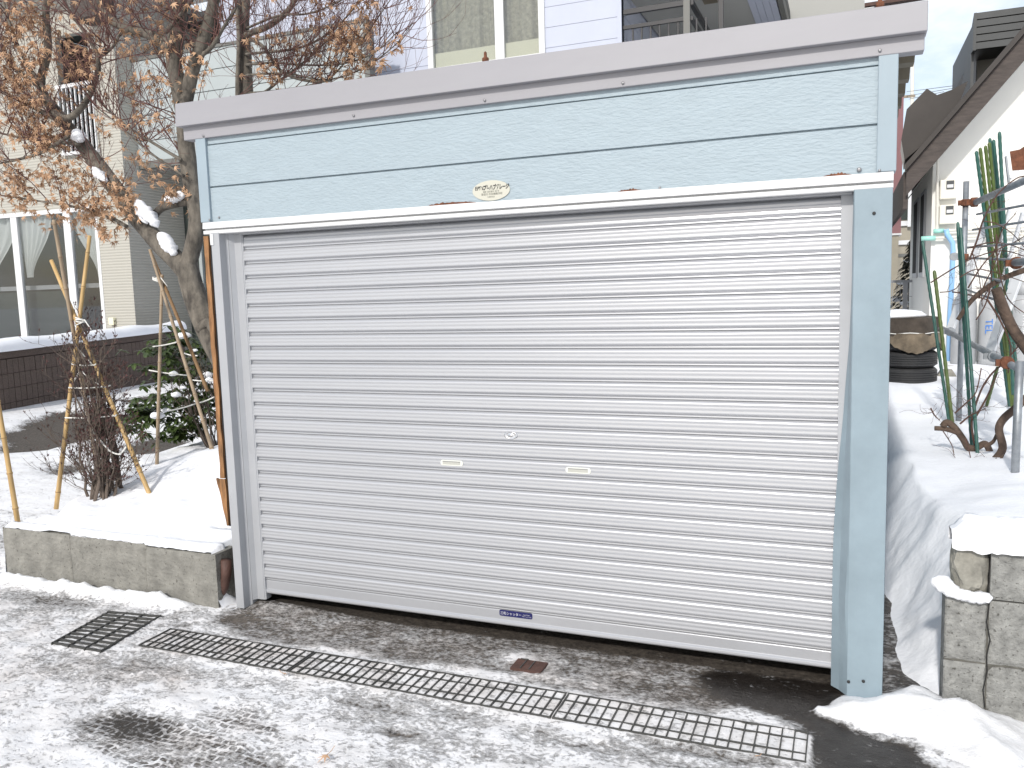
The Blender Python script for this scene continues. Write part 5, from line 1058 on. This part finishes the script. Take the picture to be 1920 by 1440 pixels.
for i, (p0, p1, m, lb) in enumerate([
    ((4.509,5.600,0.456), (4.103,5.200,2.881), 'stake_teal', 'dark teal stake at left edge of the leaning bundle'),
    ((4.527,5.600,0.440), (4.133,5.200,2.908), 'stake_olive', 'olive stake second from left in the leaning bundle'),
    ((4.546,5.600,0.430), (4.175,5.200,2.923), 'stake_olive', 'olive stake in middle of the leaning bundle'),
    ((4.563,5.600,0.441), (4.205,5.200,2.949), 'stake_olive', 'olive stake right of middle in the leaning bundle'),
    ((4.598,5.700,0.438), (4.221,5.300,3.001), 'stake_teal', 'pointed teal stake behind the olive ones in the bundle'),
    ((4.599,5.600,0.463), (4.238,5.200,2.970), 'stake_teal', 'knobbly teal stake at right edge of the leaning bundle'),
    ((4.471,5.200,0.638), (4.255,5.000,3.007), 'stake_teal', 'tallest teal stake standing apart right of the bundle')]): stake(p0, p1, .0150, m, lb, SB)
# vine
VN = thing('grape_vine', 'gnarled leafless vine twining through the pipe trellis', 'vine', (4.017,2.900,0.450))
b = MB()
limb(b, [(4.004,2.900,0.461),(4.047,2.900,0.547),(4.020,2.900,0.678),(4.047,2.900,0.755),(4.118,2.900,0.832),(4.210,2.900,0.945)], .028, .026, 10); limb(b, [(3.699,3.200,0.637),(3.723,3.200,0.670),(3.770,3.200,0.640),(3.832,3.200,0.553),(3.869,3.200,0.490),(3.921,3.200,0.485),(3.972,3.200,0.519),(3.997,3.200,0.496),(4.034,3.200,0.402)], .026, .022, 9); limb(b, [(3.643,3.200,0.623),(3.725,3.200,0.618),(3.814,3.200,0.581),(3.859,3.200,0.490),(3.880,3.200,0.475)], .018, .02, 8)
limb(b, [(3.946,3.000,0.531),(4.001,3.000,0.572),(4.020,3.000,0.623)], .016, .01, 7); limb(b, [(3.989,2.800,0.481),(4.018,2.800,0.482),(4.039,2.800,0.521)], .014, .006, 6)
b.build('trunk', 'vine', VN, smooth=True); b = MB()
limb(b, [(3.987,3.000,1.662),(4.030,3.000,1.531),(4.100,3.000,1.370),(4.202,3.000,1.213)], .036, .04, 10); b.build('branch', 'vine', VN, smooth=True); b = MB(); limb(b, [(3.798,3.400,1.424),(3.880,3.400,1.562),(3.982,3.400,1.659),(4.100,3.400,1.734),(4.234,3.400,1.787)], .016, .022, 9); b.build('branch', 'vine', VN, smooth=True); b = MB()
limb(b, [(3.894,2.200,0.426),(3.977,2.200,0.411),(4.019,2.200,0.434),(4.090,2.200,0.479)], .022, .026, 9)
b.build('branch', 'vine', VN, smooth=True)
for pts, r in (([(3.624,3.600,1.709),(3.787,3.600,1.818),(3.930,3.600,1.894),(4.106,3.600,1.934),(4.265,3.600,1.880)], .006), ([(3.873,3.500,1.962),(4.003,3.500,1.995),(4.125,3.500,1.977),(4.264,3.500,1.916)], .006), ([(3.864,3.400,1.880),(3.909,3.400,2.015),(3.949,3.400,2.169),(4.030,3.400,2.337),(4.145,3.400,2.443),(4.211,3.400,2.457)], .007), ([(3.689,3.600,1.632),(3.774,3.600,1.643),(3.827,3.600,1.702),(3.876,3.600,1.904)], .0045), ([(3.774,3.600,1.634),(3.902,3.600,1.606),(4.011,3.600,1.567)], .006),
               ([(3.914,3.200,0.504),(3.888,3.200,0.683),(3.937,3.200,0.903),(4.008,3.200,1.041),(4.090,3.200,1.120)], .009), ([(3.915,3.200,0.724),(3.979,3.200,0.864),(4.042,3.200,1.042)], .008), ([(3.764,3.100,0.755),(3.837,3.100,0.835),(3.897,3.100,0.915),(3.925,3.100,1.090)], .006), ([(3.800,3.100,0.677),(3.861,3.100,0.738),(3.928,3.100,0.779)], .007),
               ([(3.681,3.000,0.638),(3.742,3.000,0.534),(3.761,3.000,0.456),(3.815,3.000,0.361)], .004), ([(3.814,2.900,0.606),(3.844,2.900,0.499),(3.871,2.900,0.366)], .0045), ([(3.827,2.900,0.391),(3.886,2.900,0.440),(3.951,2.900,0.478)], .004), ([(3.932,3.400,1.581),(3.980,3.400,1.718),(4.028,3.400,1.834),(4.075,3.400,1.987)], .005), ([(3.950,3.400,1.561),(4.016,3.400,1.677),(4.083,3.400,1.734)], .004), ([(3.622,3.300,0.762),(3.649,3.300,0.709),(3.686,3.300,0.669)], .006),
               ([(3.836,3.200,1.665),(3.917,3.200,1.815),(4.008,3.200,1.926),(4.112,3.200,1.977),(4.192,3.200,2.029)], .0055), ([(3.907,3.300,1.427),(3.965,3.300,1.543),(3.995,3.300,1.698),(4.002,3.300,1.891),(4.057,3.300,2.079),(4.137,3.300,2.188)], .005), ([(3.782,3.200,1.743),(3.883,3.200,1.798),(4.019,3.200,1.766),(4.203,3.200,1.692)], .0045), ([(3.931,3.000,1.589),(4.017,3.000,1.438),(4.088,3.000,1.251),(4.078,3.000,1.063)], .007), ([(3.864,3.300,1.935),(3.918,3.300,1.739),(3.945,3.300,1.524)], .004), ([(3.990,3.100,2.035),(4.010,3.100,1.810),(4.076,3.100,1.584),(4.194,3.100,1.469)], .0055), ([(3.927,3.200,2.138),(4.008,3.200,2.114),(4.110,3.200,2.034),(4.196,3.200,1.917)], .0045), ([(4.044,3.000,1.100),(4.105,3.000,1.213),(4.167,3.000,1.288)], .006), ([(3.828,3.100,0.412),(3.838,3.100,0.333)], .006)):
    b = MB(); lm = limb(b, pts, r, r * .6, 6)
    for k in range(7 if r > .0046 else 2): grow(b, lm[rr.randint(2, len(lm) - 1)], (rr.uniform(-1, 1), rr.uniform(-1, 1), rr.uniform(-.5, 1)), rr.uniform(.05, .22), .002, rr, 1, .0, .9, 5, (1, 2), None, 4)
    b.build('shoot', 'vine_twig', VN, smooth=True)

# ------------------------------------------------------------------ block wall on the right
BWL = thing('block_wall', 'grey concrete block wall end with broken corner stone and snow on top', 'block wall', (3.6, -.1, 0))
xl, xm = 3.407, 3.558
k = 0
for (x0, x1, z0, z1) in ((xl, xm - .003, -.05, .222), (xm + .003, 3.98, -.05, .219), (xl, xm - .004, .229, .490), (xm + .003, 3.98, .226, .4845), (xm + .004, 3.98, .4905, .730)):
    k += 1; rough_block(x0, x1, -.1, .02, z0, z1, k + 10, .004).build('block', 'concrete_grey', BWL)
for i in range(4):
    for z0, z1 in ((-.05, .219), (.226, .4845), (.4905, .730)):
        k += 1; rough_block(3.984 + i * .4, 4.38 + i * .4, -.1, .02, z0, z1, k + 10, .004).build('block', 'concrete_grey', BWL)
MB().box(xl + .003, 5.58, -.0925, .018, -.05, .485).build('mortar', 'mortar', BWL)
b = MB()
def stone_fn(c, r, sd):
    def f(d):
        return 1 + .22 * noise.noise(d * 1.6 + Vector((sd, 0, 0))) + .08 * noise.noise(d * 5)
    return f
b.blob((3.492, -.04, .60), (.072, .075, .145), 4, .35, 2.2, 26, 18); 
for i in range(len(b.v)): x, y, z = b.v[i]; b.v[i] = (min(max(x, 3.428), 3.556), max(y, -.098), min(max(z, .492), .735))
b.build('broken_stone', 'stone', BWL)
b = MB()
def capf(u, v):
    x = 3.425 + 2.17 * u; a = math.pi * v; r = 1 + .22 * fbm(x, v, 3, 4, 9); e = sst(0, .025, u)
    return (x, -.035 - .095 * math.cos(a) * r * (.7 + .3 * e), .715 + .085 * max(0, math.sin(a)) ** .6 * r * (.4 + .6 * e) - .035 * (1 - abs(math.cos(a))) * 0 - ((.03 + .02 * fbm(x, 0, 5, 4, 14)) if a < .5 or a > 2.7 else 0))
b.grid(capf, 130, 16); b.build('snow_cap', 'snow', BWL, smooth=True)
b = MB()
for i, (x, z, r) in enumerate([(3.392, .545, .034), (3.405, .530, .035), (3.425, .515, .032), (3.450, .505, .028), (3.475, .500, .026), (3.500, .495, .024), (3.525, .497, .028), (3.545, .500, .022)]): b.blob((x, -.105, z), (r * 1.15, .035, r * .8), i, .25, 2)
b.build('snow_lump', 'snow', BWL, smooth=True)
b = MB(); b.tube([(3.560, -.103, .485), (3.552, -.104, .40), (3.566, -.104, .33), (3.556, -.104, .26), (3.560, -.104, .2), (3.548, -.104, .12), (3.556, -.104, .05)], .0025, 5); b.build('crack', 'dark', BWL)
